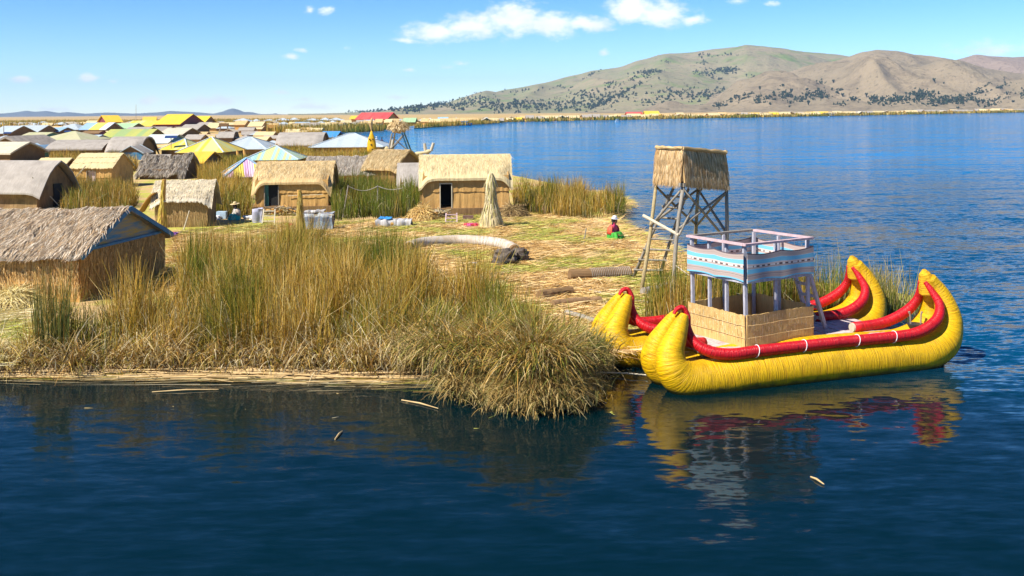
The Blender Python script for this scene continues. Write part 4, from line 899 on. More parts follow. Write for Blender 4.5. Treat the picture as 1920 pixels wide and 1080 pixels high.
# deck of crosswise planks, each its own
DZ = .66
dk0, dk1 = .55, L0 - .9
n = 34; pw = (dk1 - dk0) / n; base_me = []
for i in range(n):
    m = MB(); a = dk0 + i * pw; z = DZ + random.uniform(-.008, .008); 
    m.box((a + pw / 2, (OY_A + OY_B) / 2 + random.uniform(-.03, .03), z), (pw - .018, OY_B - OY_A + .62 + random.uniform(-.06, .04), .035)); m.build('plank', DECKW, BOAT)
m = MB()
for yy_ in (OY_A + .1, (OY_A + OY_B) / 2, OY_B - .1): m.box(((dk0 + dk1) / 2, yy_, DZ - .07), (dk1 - dk0 - .1, .12, .09))
m.build('deck_beams', WOODG, BOAT)
# cabin, set a little askew on the deck
inv = BOAT.matrix_basis.inverted() if False else (Matrix.Translation(BA) @ Matrix.Rotation(math.atan2(EX.y, EX.x), 4, 'Z')).inverted()
cz = DZ + .02
cN = inv @ P(1399, 652, cz); cR = inv @ P(1523, 630, cz); cL = inv @ P(1293, 622, cz)
print('CABIN', cN, cR, cL, 'BL', BL)
cB = cL + cR - cN
def up(p, z): return Vector((p.x, p.y, z))
PT = 1.40; TOP = 2.98; FL = 2.28; CT, CBm = 2.80, 2.15
REEDP = reeds('cabin_reed_screen', (.66, .46, .18), (.44, .26, .08), su=30, patch=.3)
cols_p = [(.66, .50, .25), (.52, .36, .14), (.74, .60, .34), (.42, .28, .1)]
for a, b in ((cL, cN), (cN, cR), (cR, cB), (cB, cL)):
    d = (b - a); Ls = d.length; dn = d / Ls; out = Vector((dn.y, -dn.x, 0))
    zt = [PT + random.uniform(-.012, .012) for _ in range(60)]
    nu = 28
    def fn(u, v, a=a, d=d, out=out, zt=zt):
        p = a + d * u + out * (.04 + .008 * math.sin(u * 9)); return Vector((p.x, p.y, cz + (zt[int(u * nu)] - cz) * v))
    m = MB(); m.sheet(fn, nu, 3, tuple(-out * .03), lambda u, v: (u * Ls, v * .8)); sc_ = m.build('reed_screen', REEDP, BOAT)
    for z in (.30, .68):
        r = MB(); r.tube([fn(u / 28, z) + out * .016 for u in range(29)], .006, 4); r.build('stitch_cord', STRAW, sc_)
    strands('screen_straw', sc_, lambda u, v, fn=fn, out=out: fn(u, 1 - v) + out * .006, 900, .4, .016, cols_p, [1] * 4, lift=.008, vr=(0, .7), spread=.04)
def lerp(a, b, t): return a + (b - a) * t
posts = [(cN, 1.05), (cR, 1.05), (cL, 1.05), (cB, 1.0)] + [(lerp(cN, cR, .48), .95), (lerp(cN, cL, .36), .95), (lerp(cN, cL, .68), .95), (lerp(cL, cB, .5), .9), (lerp(cR, cB, .5), .9)]
cen_ = (cN + cR + cL + cB) / 4
posts = [(p + (cen_ - p).normalized() * .09, s_) for p, s_ in posts]
for p, s_ in posts:
    m = MB(); m.bar(up(p, cz - .01), up(p + V(random.uniform(-.025, .025), random.uniform(-.02, .02), 0), TOP - .04), .07 * s_); m.build('post', LILAC, BOAT)
for a, b, mm in ((cL, cN, PINKW), (cN, cR, PINKW), (cR, cB, PINKW), (cB, cL, WOODG)):
    dn = (b - a).normalized(); m = MB(); m.bar(up(a, TOP) - dn * .04, up(b, TOP) - dn * .045, .10, .05); m.build('top_rail', mm, BOAT)
    m = MB(); m.bar(up(a, FL - .12) + dn * .04, up(b, FL - .12) - dn * .04, .06, .10); m.build('floor_joist', LILAC, BOAT)
nb_ = 12
for i in range(nb_):
    t0 = (i + .5) / nb_; a = lerp(cN, cR, t0); b = lerp(cL, cB, t0); m = MB(); dn = (b - a).normalized()
    m.bar(up(a, FL) + dn * .06, up(b, FL) - dn * .06, (cR - cN).length / nb_ - .012, .025); m.build('upper_plank', PINKW, BOAT)
# woven cloth round the upper deck
def cloth_mat():
    m, nt, b = mat_base('striped_woven_cloth'); L = nt.links.new
    uv = nd(nt, 'ShaderNodeUVMap'); sp = nd(nt, 'ShaderNodeSeparateXYZ'); L(uv.outputs[0], sp.inputs[0])
    rp = nd(nt, 'ShaderNodeValToRGB'); rp.color_ramp.interpolation = 'CONSTANT'; e = rp.color_ramp.elements
    bl, tn, dk, wh = (.14, .42, .56, 1), (.38, .30, .26, 1), (.10, .07, .08, 1), (.56, .52, .48, 1)
    st = [(0, bl), (.05, tn), (.11, (.34, .25, .23, 1)), (.13, tn), (.19, dk), (.20, tn), (.27, bl), (.43, wh), (.445, tn), (.50, wh), (.56, (.55, .42, .36, 1)), (.60, wh), (.615, bl), (.77, wh), (.785, tn), (.87, (.33, .25, .22, 1)), (.89, tn), (.96, dk)]
    e[0].color = st[0][1]; e[0].position = 0; e[1].position = st[1][0]; e[1].color = st[1][1]
    for p, c_ in st[2:]: x = e.new(p); x.color = c_
    L(sp.outputs[1], rp.inputs[0])
    # dark woven dashes on the pale middle band
    ds = math_(nt, 'GREATER_THAN', math_(nt, 'FRACT', math_(nt, 'MULTIPLY', sp.outputs[0], 5.5)), .45)
    inb = math_(nt, 'MULTIPLY', math_(nt, 'GREATER_THAN', sp.outputs[1], .50), math_(nt, 'LESS_THAN', sp.outputs[1], .56))
    gp = math_(nt, 'GREATER_THAN', math_(nt, 'FRACT', math_(nt, 'MULTIPLY', sp.outputs[0], 1.4)), .22)
    f = math_(nt, 'MULTIPLY', math_(nt, 'MULTIPLY', ds, inb), gp)
    L(mix_(nt, f, rp.outputs[0], (.09, .06, .06)), b.inputs['Base Color']); b.inputs['Roughness'].default_value = .9; return m
CLOTH = cloth_mat()
for a, b in ((cL, cN), (cN, cR), (cR, cB), (cB, cL)):
    d = b - a; Ls = d.length; dn = d / Ls; out = Vector((dn.y, -dn.x, 0)); ph = random.random() * 6
    def fn(u, v, a=a, d=d, out=out, ph=ph):
        pin = math.sin(math.pi * ((u * 2) % 1)); sag = .07 * pin * v
        p = a + d * u + out * (.055 + .02 * math.sin(u * 13 + ph) * (.4 + .6 * (1 - v)) + .03 * pin * (1 - v)); return Vector((p.x, p.y, CBm + (CT - CBm) * v - .05 * pin * v + .04 * pin * (1 - v) ))
    m = MB(); m.sheet(fn, 30, 8, tuple(-out * .008), lambda u, v: (u * Ls, min(.999, v))); m.build('cloth_rail', CLOTH, BOAT, smooth=True)
# ladder from the upper deck down to the stern deck
lb0 = inv @ P(1548, 618, DZ); la0 = lerp(cR, cB, .12) + V(0, 0, 0); off = (cB - cR).normalized() * .5
lad = empty('ladder', (0, 0, 0)); lad.parent = BOAT
for o in (Vector((0, 0, 0)), off):
    m = MB(); m.bar(up(lb0 + o, DZ + .02), up(la0 + o, FL + .1) + (lb0 - la0).normalized() * .08, .06, .10); m.build('rail', LILAC, lad)
for k in range(1, 6):
    t = k / 6; p = up(lb0, DZ) * (1 - t) + up(la0, FL + .1) * t; m = MB(); m.bar(p + off * .06, p + off * .94, .03, .07); m.build('rung', LILAC, lad)
# fire pot at the stern
pt = BOAT_M = Matrix.Translation(BA) @ Matrix.Rotation(math.atan2(EX.y, EX.x), 4, 'Z')
pp_ = P(1717, 617, .72)
fp = empty('iron_pot', pp_, 0, 'small black iron pot with two upright handles on the stern of the boat', 'pot')
m = MB(); m.tube([(0, 0, -.02), (0, 0, .04), (0, 0, .10), (0, 0, .13)], [.10, .16, .19, .20], 16, caps=True); m.build('bowl', plain('black_iron', (.03, .03, .03), rough=.5), fp, smooth=False)
for x in (-.12, .12): m = MB(); m.tube([(x, 0, .12), (x * 1.1, 0, .35), (x * 1.3, .0, .42)], [.02, .02, .03], 6); m.build('handle', WOOD, fp)

# ================================================================== WATCHTOWER
def pole(mb, a, b, r=.055, bend=.02, seg=8):
    a, b = Vector(a), Vector(b); d = b - a; k = Vector((random.uniform(-1, 1), random.uniform(-1, 1), 0)) * bend * d.length
    mb.tube([a + d * t + k * math.sin(math.pi * t) for t in (0, .25, .5, .75, 1)], [r * 1.1, r * 1.05, r, r * .95, r * .9], seg, jit=.08)
TW = empty('watchtower', P(1265, 545), 0, 'slender wooden watchtower topped by an open thatched box and ladder', 'tower')
TI = Matrix.Translation(P(1265, 545)).inverted()
tL, tN, tR = PD(1230, 346, 32.0), PD(1281, 351, 30.4), PD(1362, 357, 31.5); tB = tL + tR - tN
fL, fN, fR, fB = P(1202, 549), P(1262, 556), PD(1356, 520, 31.3), PD(1300, 505, 33.2); fR.z = .1; fB.z = .2
for a, b, mm in ((fL, tL, WOODY), (fN, tN, WOODG), (fR, tR, WOODG), (fB, tB, WOODY)):
    m = MB(); pole(m, TI @ a, TI @ (b + (b - a).normalized() * .02), .062); m.build('leg', mm, TW, smooth=True)
def tp(a, b, t): return a * (1 - t) + b * t
for a, b in ((tp(fN, tN, .62), tp(fR, tR, .985)), (tp(fN, tN, .985), tp(fR, tR, .55)), (tp(fL, tL, .6), tp(fN, tN, .985) + V(0, .12, 0)), (tp(fR, tR, .62), tp(fB, tB, .985)), (tp(fR, tR, .985), tp(fB, tB, .6)), (tp(fB, tB, .62), tp(fL, tL, .985)), (tp(fL, tL, .62), tp(fB, tB, .985))):
    m = MB(); pole(m, TI @ a, TI @ b, .042); m.build('brace', WOODG, TW, smooth=True)
m = MB(); pole(m, TI @ PD(1206, 404, 31.0), TI @ (PD(1273, 441, 30.2)), .05, 0); m.build('slanting_pole', WOODP, TW)
m = MB(); pole(m, TI @ PD(1273, 441, 30.15), TI @ PD(1318, 349, 31.0), .035, 0); m.build('brace', WOODG, TW)
for a, b in ((tL, tN), (tN, tR), (tR, tB), (tB, tL)):
    d = (b - a).normalized(); m = MB(); m.bar(TI @ (a - d * .16 + V(0, 0, .07)), TI @ (b + d * .10 + V(0, 0, .07)), .08, .11); m.build('platform_beam', WOODG, TW)
for i in range(12):
    t = (i + .5) / 12; m = MB(); m.bar(TI @ (tp(tL, tB, t) + V(0, 0, .15)), TI @ (tp(tN, tR, t) + V(0, 0, .15)), .12, .03); m.build('floor_plank', WOODG, TW)
BOXH = .98
tcols = [(.68, .48, .24), (.56, .36, .15), (.76, .58, .34), (.42, .25, .1)]
for si, (a, b) in enumerate(((tL, tN), (tN, tR), (tR, tB), (tB, tL))):
    d = b - a; dn = d.normalized(); out = Vector((dn.y, -dn.x, 0)); sc_ = empty('thatch_side'); 
    m = MB()
    def base(u, z): return TI @ (a + d * u + V(0, 0, .17 + z))
    for k in range(3):
        z0_, z1_ = BOXH * k / 3, BOXH * (k + 1) / 3 + .05; J = [random.uniform(-.02, .04) for _ in range(25)]
        m.sheet(lambda u, v, z0_=z0_, z1_=z1_, J=J, k=k: base(u, z0_ + (z1_ - z0_) * v - J[round(u * 24)] * (1 - v)) + out * (.05 * (1 - v) * (1 - .2 * k) + .02 - .03 * k + J[round(u * 24)] * .5), 24, 2, tuple(-out * .06), lambda u, v, k=k, z0_=z0_: (u * d.length + 2.1 * k, z0_ + v * .4))
    bpy.data.objects.remove(sc_)
    o = m.build('thatch_side', STRAW, TW)
    for k in range(3):
        z0_, z1_ = BOXH * k / 3, BOXH * (k + 1) / 3
        strands('thatch_straw', o, lambda u, v, z0_=z0_, z1_=z1_, k=k: base(u, z1_ - (z1_ - z0_) * v) + out * (.03 + .04 * v - .03 * k), 700, .42, .022, tcols, [1] * 4, lift=.02, vr=(0, .2), spread=.07)
    m = MB(); m.tube([base(u / 8, BOXH + .05) + out * random.uniform(-.02, .02) + V(0, 0, random.uniform(-.02, .02)) for u in range(9)], .055, 7, jit=.3); m.build('top_roll', STRAW, TW)
# ladder of the tower
l0a, l1a, l0b, l1b = P(1187, 522), PD(1264, 350, 31.9), P(1236, 523), PD(1291, 354, 31.7)
ld = empty('ladder', (0, 0, 0)); ld.parent = TW
for a, b in ((l0a, l1a), (l0b, l1b)): m = MB(); pole(m, TI @ a, TI @ b, .05); m.build('rail', WOODG, ld, smooth=True)
for k in range(8):
    t = .1 + k * .115; a, b = tp(l0a, l1a, t), tp(l0b, l1b, t); e = (b - a).normalized() * .12; m = MB(); pole(m, TI @ (a - e + V(0, -.05, 0)), TI @ (b + e * .4 + V(0, -.05, 0)), .035, 0); m.build('rung', WOODG, ld)
# mooring rope tower > boat
rp = MB(); a, b = tp(fN, tN, .28), P(1392, 552, 1.15); rp.tube([tp(a, b, t / 12) - V(0, 0, .18 * math.sin(math.pi * t / 12)) for t in range(13)], .016, 5); rp.build('mooring_rope', ROPE, label='pale rope running from the watchtower leg to the boat cabin', cat='rope')

# ================================================================== THINGS ON THE ISLAND
def straw_cone(label, px, pyb, pyt, r0, mat, lean=0, cols=TANS, neck=.62, rtop=.09, name='reed_sheaf', nst=700):
    b = P(px, pyb); Y = b.y; h = HC + ray(px, pyt)[1] * Y - G; root = empty(name, b, 0, label, 'reed bundle')
    prof = [(0, 1.0), (.12, .86), (.3, .62), (.5, .42), (neck, .32), (neck + .04, .36), (.85, .34), (1, rtop / r0)]
    m = MB(); m.tube([(lean * t * h, 0, t * h) for t, r in prof], [r0 * r for t, r in prof], 16, jit=.15); s = m.build('stems', mat, root)
    def fn(u, v):
        t = 1 - v; r = np.interp(t, [q_[0] for q_ in prof], [q_[1] for q_ in prof]) * r0 * 1.02; a = u * 2 * math.pi
        return Vector((lean * t * h + math.cos(a) * r, math.sin(a) * r, t * h))
    strands('loose_stems', s, fn, nst, .55, .03, cols, [1] * len(cols), lift=.03, vr=(0, .85), spread=.08)
    m = MB(); z = neck * h; m.tube([(lean * z + math.cos(a) * r0 * .36, math.sin(a) * r0 * .36, z + .04 * math.sin(2 * a)) for a in [i * math.pi / 8 for i in range(17)]], .03, 5, caps=False, jit=.2); m.build('tie', ROPE, root)
    return root
straw_cone('broad pale cone of upright reeds tied at the neck before the largest hut', 921, 427, 325, .62, STRAW_PALE, .0, [(.70, .60, .36), (.58, .48, .26), (.50, .44, .16)], neck=.74)
straw_cone('thin tied reed sheaf standing in front of the golden hut with the curtain', 565, 447, 356, .27, STRAW_GOLD, -.04, [(.50, .36, .08), (.60, .44, .12)], neck=.72, nst=300)
straw_cone('thin yellow reed sheaf leaning right beside the low layered roof hut', 303, 437, 336, .27, STRAW_GOLD, .06, [(.55, .40, .06), (.62, .48, .10)], neck=.6, nst=300)
for i, (x0_, y0_, x1_, y1_) in enumerate(((450, 306, 444, 282), (462, 306, 457, 279))):
    p0 = P(x0_, y0_); m = MB(); m.tube([p0, PD((x0_ + x1_) / 2, (y0_ + y1_) / 2, p0.y), PD(x1_, y1_, p0.y)], [.25, .2, .1], 7)
    m.build('reed_bundle', STRAW_GOLD, label=('left' if i == 0 else 'right') + ' one of two upright yellow reed bundles beyond the pale plastic boat', cat='reed bundle')
# big curved float
path = [P(x, y_, G + .2) for x, y_ in arc([(768, 463), (790, 456), (830, 452), (870, 451), (910, 453), (945, 459), (964, 468)], 30)]
fl_ = empty('reed_float', P(865, 462), 0, 'long curved pale tube of bound reeds lying on the island floor', 'reed tube'); FI = Matrix.Translation(P(865, 462)).inverted()
m = MB(); m.tube([FI @ p for p in path], [.23] * 30, 18, jit=.03); m.build('wrapping', plain('greyish_white_sacking', (.55, .50, .43), var=.3, c2=(.36, .27, .17), sc=1.6), fl_, smooth=True)
for a, b in ((path[0], path[1]), (path[-1], path[-2])):
    d = (a - b).normalized(); m = MB(); m.tube([FI @ (a - d * .02), FI @ (a + d * .16)], [.215, .19], 14, jit=.12); m.build('cut_reed_end', STRAW_DARK, fl_)
# cut root blocks
def lump(mb, c, s, seed, k=.35, n=8):
    for (ax_, sg_) in ((0, 1), (0, -1), (1, 1), (1, -1), (2, 1), (2, -1)):
        def fn(u, v):
            p = [0, 0, 0]; p[ax_] = sg_; p[(ax_ + 1) % 3] = (u * 2 - 1); p[(ax_ + 2) % 3] = (v * 2 - 1) * sg_
            q_ = Vector(p); q_ = q_ * .45 + q_.normalized() * .72; q_ = Vector((q_.x * s[0], q_.y * s[1], q_.z * s[2]))
            return Vector(c) + q_ * (1 + k * noise.noise(q_ * 3.1 / max(s) + Vector((seed, 0, 0))))
        mb.grid(fn, n, n, lambda u, v: (u, v))
for px_, py_, s_, lb in ((946, 497, (.34, .26, .28), 'larger dark cut reed root block below the curved tube'), (974, 492, (.27, .24, .25), 'smaller brown reed root block right of the larger one')):
    p = P(px_, py_); o = empty('root_block', p, 0, lb, 'root block'); m = MB(); lump(m, (0, 0, .24), s_, px_, .5); m.build('block', plain('dark_root_mass', (.15, .115, .085), var=.6, sc=9, bump=1), o, smooth=True)
    m = MB(); m.tube([(.0, -.2, .12), (.02, -s_[1] * .98, .2)], [.10, .13], 10); m.build('hollow', DARK, o)
# rope-wound roll
def log(name, label, a, b, r, mat, bend=0, seg=14, n=12, jit=.06, cat='log', taper=.85, wrap=False):
    a, b = Vector(a), Vector(b); o = empty(name, a, 0, label, cat); d = b - a; sd = Vector((-d.y, d.x, 0)).normalized()
    m = MB(); pts = [d * (t / n) + V(0, 0, r * .8) + sd * bend * math.sin(math.pi * t / n) for t in range(n + 1)]
    m.tube(pts, [r * (1 - (1 - taper) * t / n) for t in range(n + 1)], seg, jit=jit); bo = m.build('body', mat, o)
    if wrap:
        m = MB(); T = 22; dd = d.normalized(); upv = V(0, 0, 1); pts = []
        for i in range(T * 10 + 1):
            t = .33 + .66 * i / (T * 10); an = i / 10 * 2 * math.pi; pts.append(d * t + V(0, 0, r * .8) + (sd * math.cos(an) + upv * math.sin(an)) * (r * (1 - (1 - taper) * t) + .01))
        m.tube(pts, .012, 4, caps=False); m.build('winding_rope', STRAW_GREY, o)
    return o
log('reed_roll', 'short brown reed roll wound with rope lying left of the tower', P(1068, 526), P(1182, 520), .2, STRAW_DARK, wrap=True, cat='reed roll', taper=1)
log('driftwood', 'brown rotten log with a broken end near the yellow bow', P(1036, 577), P(1127, 568), .12, plain('brown_bark', (.32, .19, .09), var=.5, sc=6, bump=.6), .08)
log('pole', 'long grey weathered pole lying from the logs to the boat', P(1108, 548), P(1250, 580), .055, WOODG, .05, 8, taper=.7)
log('pole', 'short white pole lying beside the grey pole', P(1106, 547), P(1152, 556), .05, WHITEP, .0, 8, taper=.7)
log('driftwood', 'grey forked log close behind the left yellow bow', P(1062, 592), P(1120, 610), .09, WOODG, .05)
log('driftwood', 'low brown bundle of rotting reeds beside the tall reeds', P(1012, 563), P(1072, 553), .16, STRAW_DARK, .05, jit=.2)
log('reed_roll', 'short grey reed roll at the foot of the front tower leg', P(1207, 556), P(1238, 550), .15, STRAW_GREY, cat='reed roll', taper=1)
log('reed_roll', 'short pale reed roll between the tower legs', P(1236, 549), P(1262, 541), .14, STRAW_GREY2, cat='reed roll', taper=1)
log('pole', 'pale plank lying flat before the low layered roof hut', P(322, 441), P(386, 431), .05, WOODP, 0, 6)
log('pole', 'thin stem lying along the water edge under the boat bow', P(1100, 700, .05), P(1215, 705, .05), .02, WOODP, .1, 5)
def stick(label, x0_, y0_, x1_, y1_, r=.035, mat=None, name='stake'):
    a = P(x0_, y0_); b = PD(x1_, y1_, a.y); m = MB(); m.tube([a - V(0, 0, .1), tp(a, b, .5) + V(.02, 0, 0), b], [r, r * .95, r * .8], 6); return m.build(name, mat or WOODP, label=label, cat='stake')
stick('pale stake leaning before the low layered roof hut', 343, 431, 355, 395)
stick('short grey stake stuck in the straw left of the seated woman in red', 1094, 451, 1099, 428, .03, WOODG)
stick('thin stake standing beside the two black pots', 1039, 402, 1040, 393, .05, WHITEP)
# clothesline: poles and rope
cl_ = [(642, 408, 653, 347), (707, 402, 708, 347), (758, 400, 756, 350), (776, 392, 778, 358)]
tops = []
for i, (x0_, y0_, x1_, y1_) in enumerate(cl_):
    stick(['leftmost leaning clothesline pole', 'second clothesline pole from the left above the blanket bench', 'third clothesline pole from the left by the haystack', 'rightmost short clothesline pole beside the largest hut'][i], x0_, y0_, x1_, y1_, .035, WOODG, 'clothesline_pole')
    tops.append(PD(x1_, y1_ + 2, P(x0_, y0_).y))
for i, (a, b, sg_) in enumerate(((0, 1, .25), (1, 2, .15), (2, 3, .05))):
    m = MB(); m.tube([tp(tops[a], tops[b], t / 12) - V(0, 0, sg_ * math.sin(math.pi * t / 12)) for t in range(13)], .022, 5)
    m.build('clothesline', ROPE, label=['left', 'middle', 'right'][i] + ' sagging span of the pale clothesline between the poles', cat='rope')
# haystack and firewood by the largest hut
def heap(name, label, px_, py_, w, d, h, n, ln, wd, cols, seed, cat, mat):
    p = P(px_, py_); o = empty(name, p, 0, label, cat)
    def fn(u, v):
        a = u * 2 * math.pi; r = v; k = 1 + .25 * noise.noise(Vector((math.cos(a) * 1.5 + seed, math.sin(a) * 1.5, v * 2)))
        return Vector((math.cos(a) * r * w * k, math.sin(a) * r * d * k, max(0, (1 - v ** 1.8)) * h * k))
    m = MB(); m.grid(fn, 20, 8, lambda u, v: (u * 3, v)); b_ = m.build('mound', mat, o, smooth=True)
    strands('loose_straw', b_, fn, n, ln, wd, cols, [1] * len(cols), lift=.06, vr=(.03, .95), spread=1.2); return o
heap('haystack', 'golden heap of loose straw beside the firewood', 792, 414, .85, .6, .62, 1500, .4, .03, [(.66, .44, .14), (.74, .54, .22), (.5, .33, .1)], 1, 'heap', STRAW_GOLD)
heap('straw_mound', 'low dark straw mound in front of the right end of the largest hut', 962, 408, .9, .6, .55, 900, .5, .03, [(.3, .2, .08), (.45, .32, .14), (.2, .13, .05)], 3, 'heap', STRAW_DARK)
heap('straw_mound', 'yellow heap of cut reeds lying among the tall green reeds', 452, 535, .75, .6, 1.1, 1200, .45, .025, [(.62, .52, .06), (.55, .45, .10), (.7, .6, .2)], 5, 'heap', STRAW_GOLD)
heap('straw_mound', 'pale mound of cut straw at the left corner of the nearest hut', 22, 575, 1.3, .8, .4, 1500, .5, .025, [(.62, .50, .2), (.55, .42, .14), (.7, .6, .3)], 8, 'heap', STRAW_PALE)
def woodpile(label, p, n, w, d, h, seed, r=.035, ln=.9):
    o = empty('firewood_pile', p, 0, label, 'wood pile'); g = random.Random(seed)
    for i in range(n):
        z = r + h * (i / n) ** 1.0; k = 1 - .5 * i / n; c_ = Vector((g.uniform(-w, w) * k, g.uniform(-d, d) * k, z)); a = g.gauss(.0, .7); l = ln * g.uniform(.5, 1) / 2; e = V(math.cos(a) * l, math.sin(a) * l, g.uniform(-.12, .12))
        m = MB(); m.tube([c_ - e, c_ + V(0, 0, g.uniform(-.03, .03)), c_ + e], [r, r * .9, r * .7], 5); m.build('stick', g.choice([WOOD, WOODY, STRAW_GOLD]), o)
woodpile('heap of cut brown sticks left of the largest hut doorway', P(822, 410), 46, .6, .3, .42, 3)
woodpile('row of crooked sticks piled under the front of the golden hut', P(528, 404), 60, 1.0, .12, .42, 5)
# small step ladders at the two hut doors
def step(label, px_, py_, h, w, mat, rungs=2):
    p = P(px_, py_); o = empty('step_ladder', p, 0, label, 'ladder')
    for s_ in (-1, 1): m = MB(); m.bar((s_ * w / 2, 0, 0), (s_ * w / 2 * .92, .28, h), .055); m.build('rail', mat, o)
    for k in range(rungs + 1): t = (k + .6) / (rungs + 1); m = MB(); m.bar((-w / 2 + .03, .28 * t - .02, h * t), (w / 2 - .03, .28 * t - .02, h * t), .045); m.build('rung', mat, o)
step('little pink painted step ladder under the doorway of the largest hut', 846, 420, .52, .58, PINKW)
step('little white step ladder under the doorway of the golden hut with the curtain', 503, 420, .74, .62, WOODP, 2)
# ladder-less wooden bench part lying under the largest hut
m = MB(); p = P(878, 414); m.box(p + V(0, 0, .14), (.55, .25, .28)); o = m.build('wooden_crate', plain('dull_red_wood', (.22, .12, .09), var=.4), label='dull red wooden box under the wall of the largest hut', cat='box')
# draped blankets
def blanket(name, label, px_, py_, w, d, h, mat, seed, over=True, cat='blanket', loc=None):
    p = loc or P(px_, py_); g = seed
    def fn(u, v):
        x = (u - .5) * w; vv = v * 1.6 - .8
        if vv < -.4: y_ = -d / 2 - .03; z = h * (1 - (-.4 - vv) / .4)
        elif vv > .4: y_ = d / 2 + .03; z = h * (1 - (vv - .4) / .4)
        else: y_ = vv / .4 * d / 2; z = h
        f = .11 * noise.noise(Vector((x * 3.5 + g, vv * 4, g))); return Vector((x + f, y_ + .06 * math.sin(x * 9 + g) * (abs(vv) > .38), max(.01, z + f)))
    m = MB(); m.sheet(fn, 24, 16, .012, lambda u, v: (u * w, v)); o = m.build(name, mat, smooth=True); o.location = p; tag(o, label, cat); return o
def stripe_mat(key, cols, sc, axis=0):
    m, nt, b = mat_base(key); L = nt.links.new; uv = nd(nt, 'ShaderNodeUVMap'); sp = nd(nt, 'ShaderNodeSeparateXYZ'); L(uv.outputs[0], sp.inputs[0])
    f = math_(nt, 'FRACT', math_(nt, 'MULTIPLY', sp.outputs[axis], sc)); rp = nd(nt, 'ShaderNodeValToRGB'); rp.color_ramp.interpolation = 'CONSTANT'; e = rp.color_ramp.elements
    e[0].color = (*cols[0], 1); e[1].position = 1 / len(cols); e[1].color = (*cols[1], 1)
    for i in range(2, len(cols)): x = e.new(i / len(cols)); x.color = (*cols[i], 1)
    L(f, rp.inputs[0]); L(rp.outputs[0], b.inputs['Base Color']); b.inputs['Roughness'].default_value = .9; return m
WB = stripe_mat('white_blue_blanket', [(.30, .34, .37), (.20, .26, .31), (.12, .15, .2), (.32, .34, .35), (.18, .13, .16)], 3.0, 1)
GB = stripe_mat('grey_white_blanket', [(.40, .38, .36), (.26, .25, .25), (.45, .43, .42)], 2.5, 0)
rk = empty('drying_rack', P(592, 432), 0, 'low pole drying rack under the white blankets before the golden hut', 'rack')
for x in (-.8, .8):
    for yy_ in (-.2, .2): m = MB(); m.bar((x, yy_, 0), (x, yy_ * .9, .74), .05); m.build('leg', WOODP, rk)
for yy_ in (-.2, .2): m = MB(); m.bar((-.9, yy_, .76), (.9, yy_, .76), .05); m.build('rail', WOODP, rk)
blanket('blanket', 'white and pale blue blanket hanging over the drying rack', 0, 0, 1.5, .5, .83, WB, 2, loc=P(596, 432))
blanket('blanket', 'rolled pinkish grey cloth lying on top of the white blanket', 0, 0, .9, .34, .09, GB, 4, loc=P(590, 432, G) + V(0, 0, .86), cat='cloth')
blanket('cloth', 'white laundry hanging at the left of the golden hut steps', 483, 418, .5, .12, .72, plain('lilac_white_cloth', (.42, .41, .50), var=.2), 6, cat='laundry')
bn = empty('reed_bench', P(736, 426), 0, 'low reed bundle bench beneath the pale blankets', 'bench')
m = MB(); m.tube([(-.75, 0, .16), (0, .0, .17), (.85, .1, .16)], [.14, .16, .14], 12); m.build('bundle', STRAW_GOLD, bn, smooth=True)
m = MB(); m.tube([(-.8, .28, .16), (.8, .34, .16)], [.14, .14], 10); m.build('bundle', STRAW_GOLD, bn, smooth=True)
blanket('blanket', 'pale grey blanket thrown over the low reed bench', 0, 0, 1.75, .6, .36, GB, 8, loc=P(738, 426) + V(0, .14, 0))
blanket('blanket', 'small bright blue cloth on the left end of the pale blanket', 0, 0, .62, .4, .06, plain('bright_blue_cloth', (.03, .25, .60), var=.3), 9, loc=P(722, 426) + V(0, .14, .40), cat='cloth')
def tarp(label, pts, mat, h=.03, name='tarp', cat='tarp'):
    m = MB(); a, b, c_, d = pts
    m.sheet(lambda u, v: (a * (1 - u) + b * u) * (1 - v) + (d * (1 - u) + c_ * u) * v + V(0, 0, h + .03 * noise.noise(Vector((u * 5, v * 5, 2)))), 14, 6, .02, lambda u, v: (u, v)); return m.build(name, mat, label=label, cat=cat, smooth=True)
tarp('flat green tarp spread on the straw in front of the golden hut', [P(437, 442), P(511, 440), P(517, 431), P(445, 431)], plain('green_tarp', (.13, .34, .22), var=.3))
def cloth_heap(label, px_, py_, s, mats, seed, name='clothes_heap', cat='clothes'):
    p = P(px_, py_); o = empty(name, p, 0, label, cat); g = random.Random(seed)
    for k, mm in enumerate(mats): m = MB(); lump(m, (g.uniform(-s, s) * .8, g.uniform(-s, s) * .4, s * .3), (s * .6, s * .5, s * .35), seed + k, .8, 6); m.build('garment', mm, o, smooth=True)
PK = plain('pink_cloth', (.60, .10, .32), var=.3); RD = plain('red_cloth', (.56, .04, .06), var=.3); PU = plain('purple_cloth', (.22, .08, .36), var=.3); WH = plain('white_cloth', (.70, .70, .72), var=.15)
cloth_heap('pink and red clothes dropped left of the reed cone', 888, 427, .3, [PK, PK, RD, RD], 3)
cloth_heap('purple and white clothes by the foot of the leaning yellow sheaf', 320, 444, .26, [PU, PK, WH], 6)
cloth_heap('tiny red cloth hanging near the drying rack', 546, 425, .2, [RD, RD, plain('yellow_green_cloth', (.45, .5, .05))], 9)
cloth_heap('scrap of white plastic on the straw below the curved tube', 889, 497, .14, [WH], 12, 'plastic_scrap', 'litter')
cloth_heap('green and white bags left of the seated woman with the straw hat', 398, 411, .3, [WH, plain('pale_green_plastic', (.35, .6, .42)), WH], 15, 'bags', 'bags')
cloth_heap('white sacks right of the seated woman with the straw hat', 462, 411, .28, [WH, WH], 17, 'bags', 'bags')
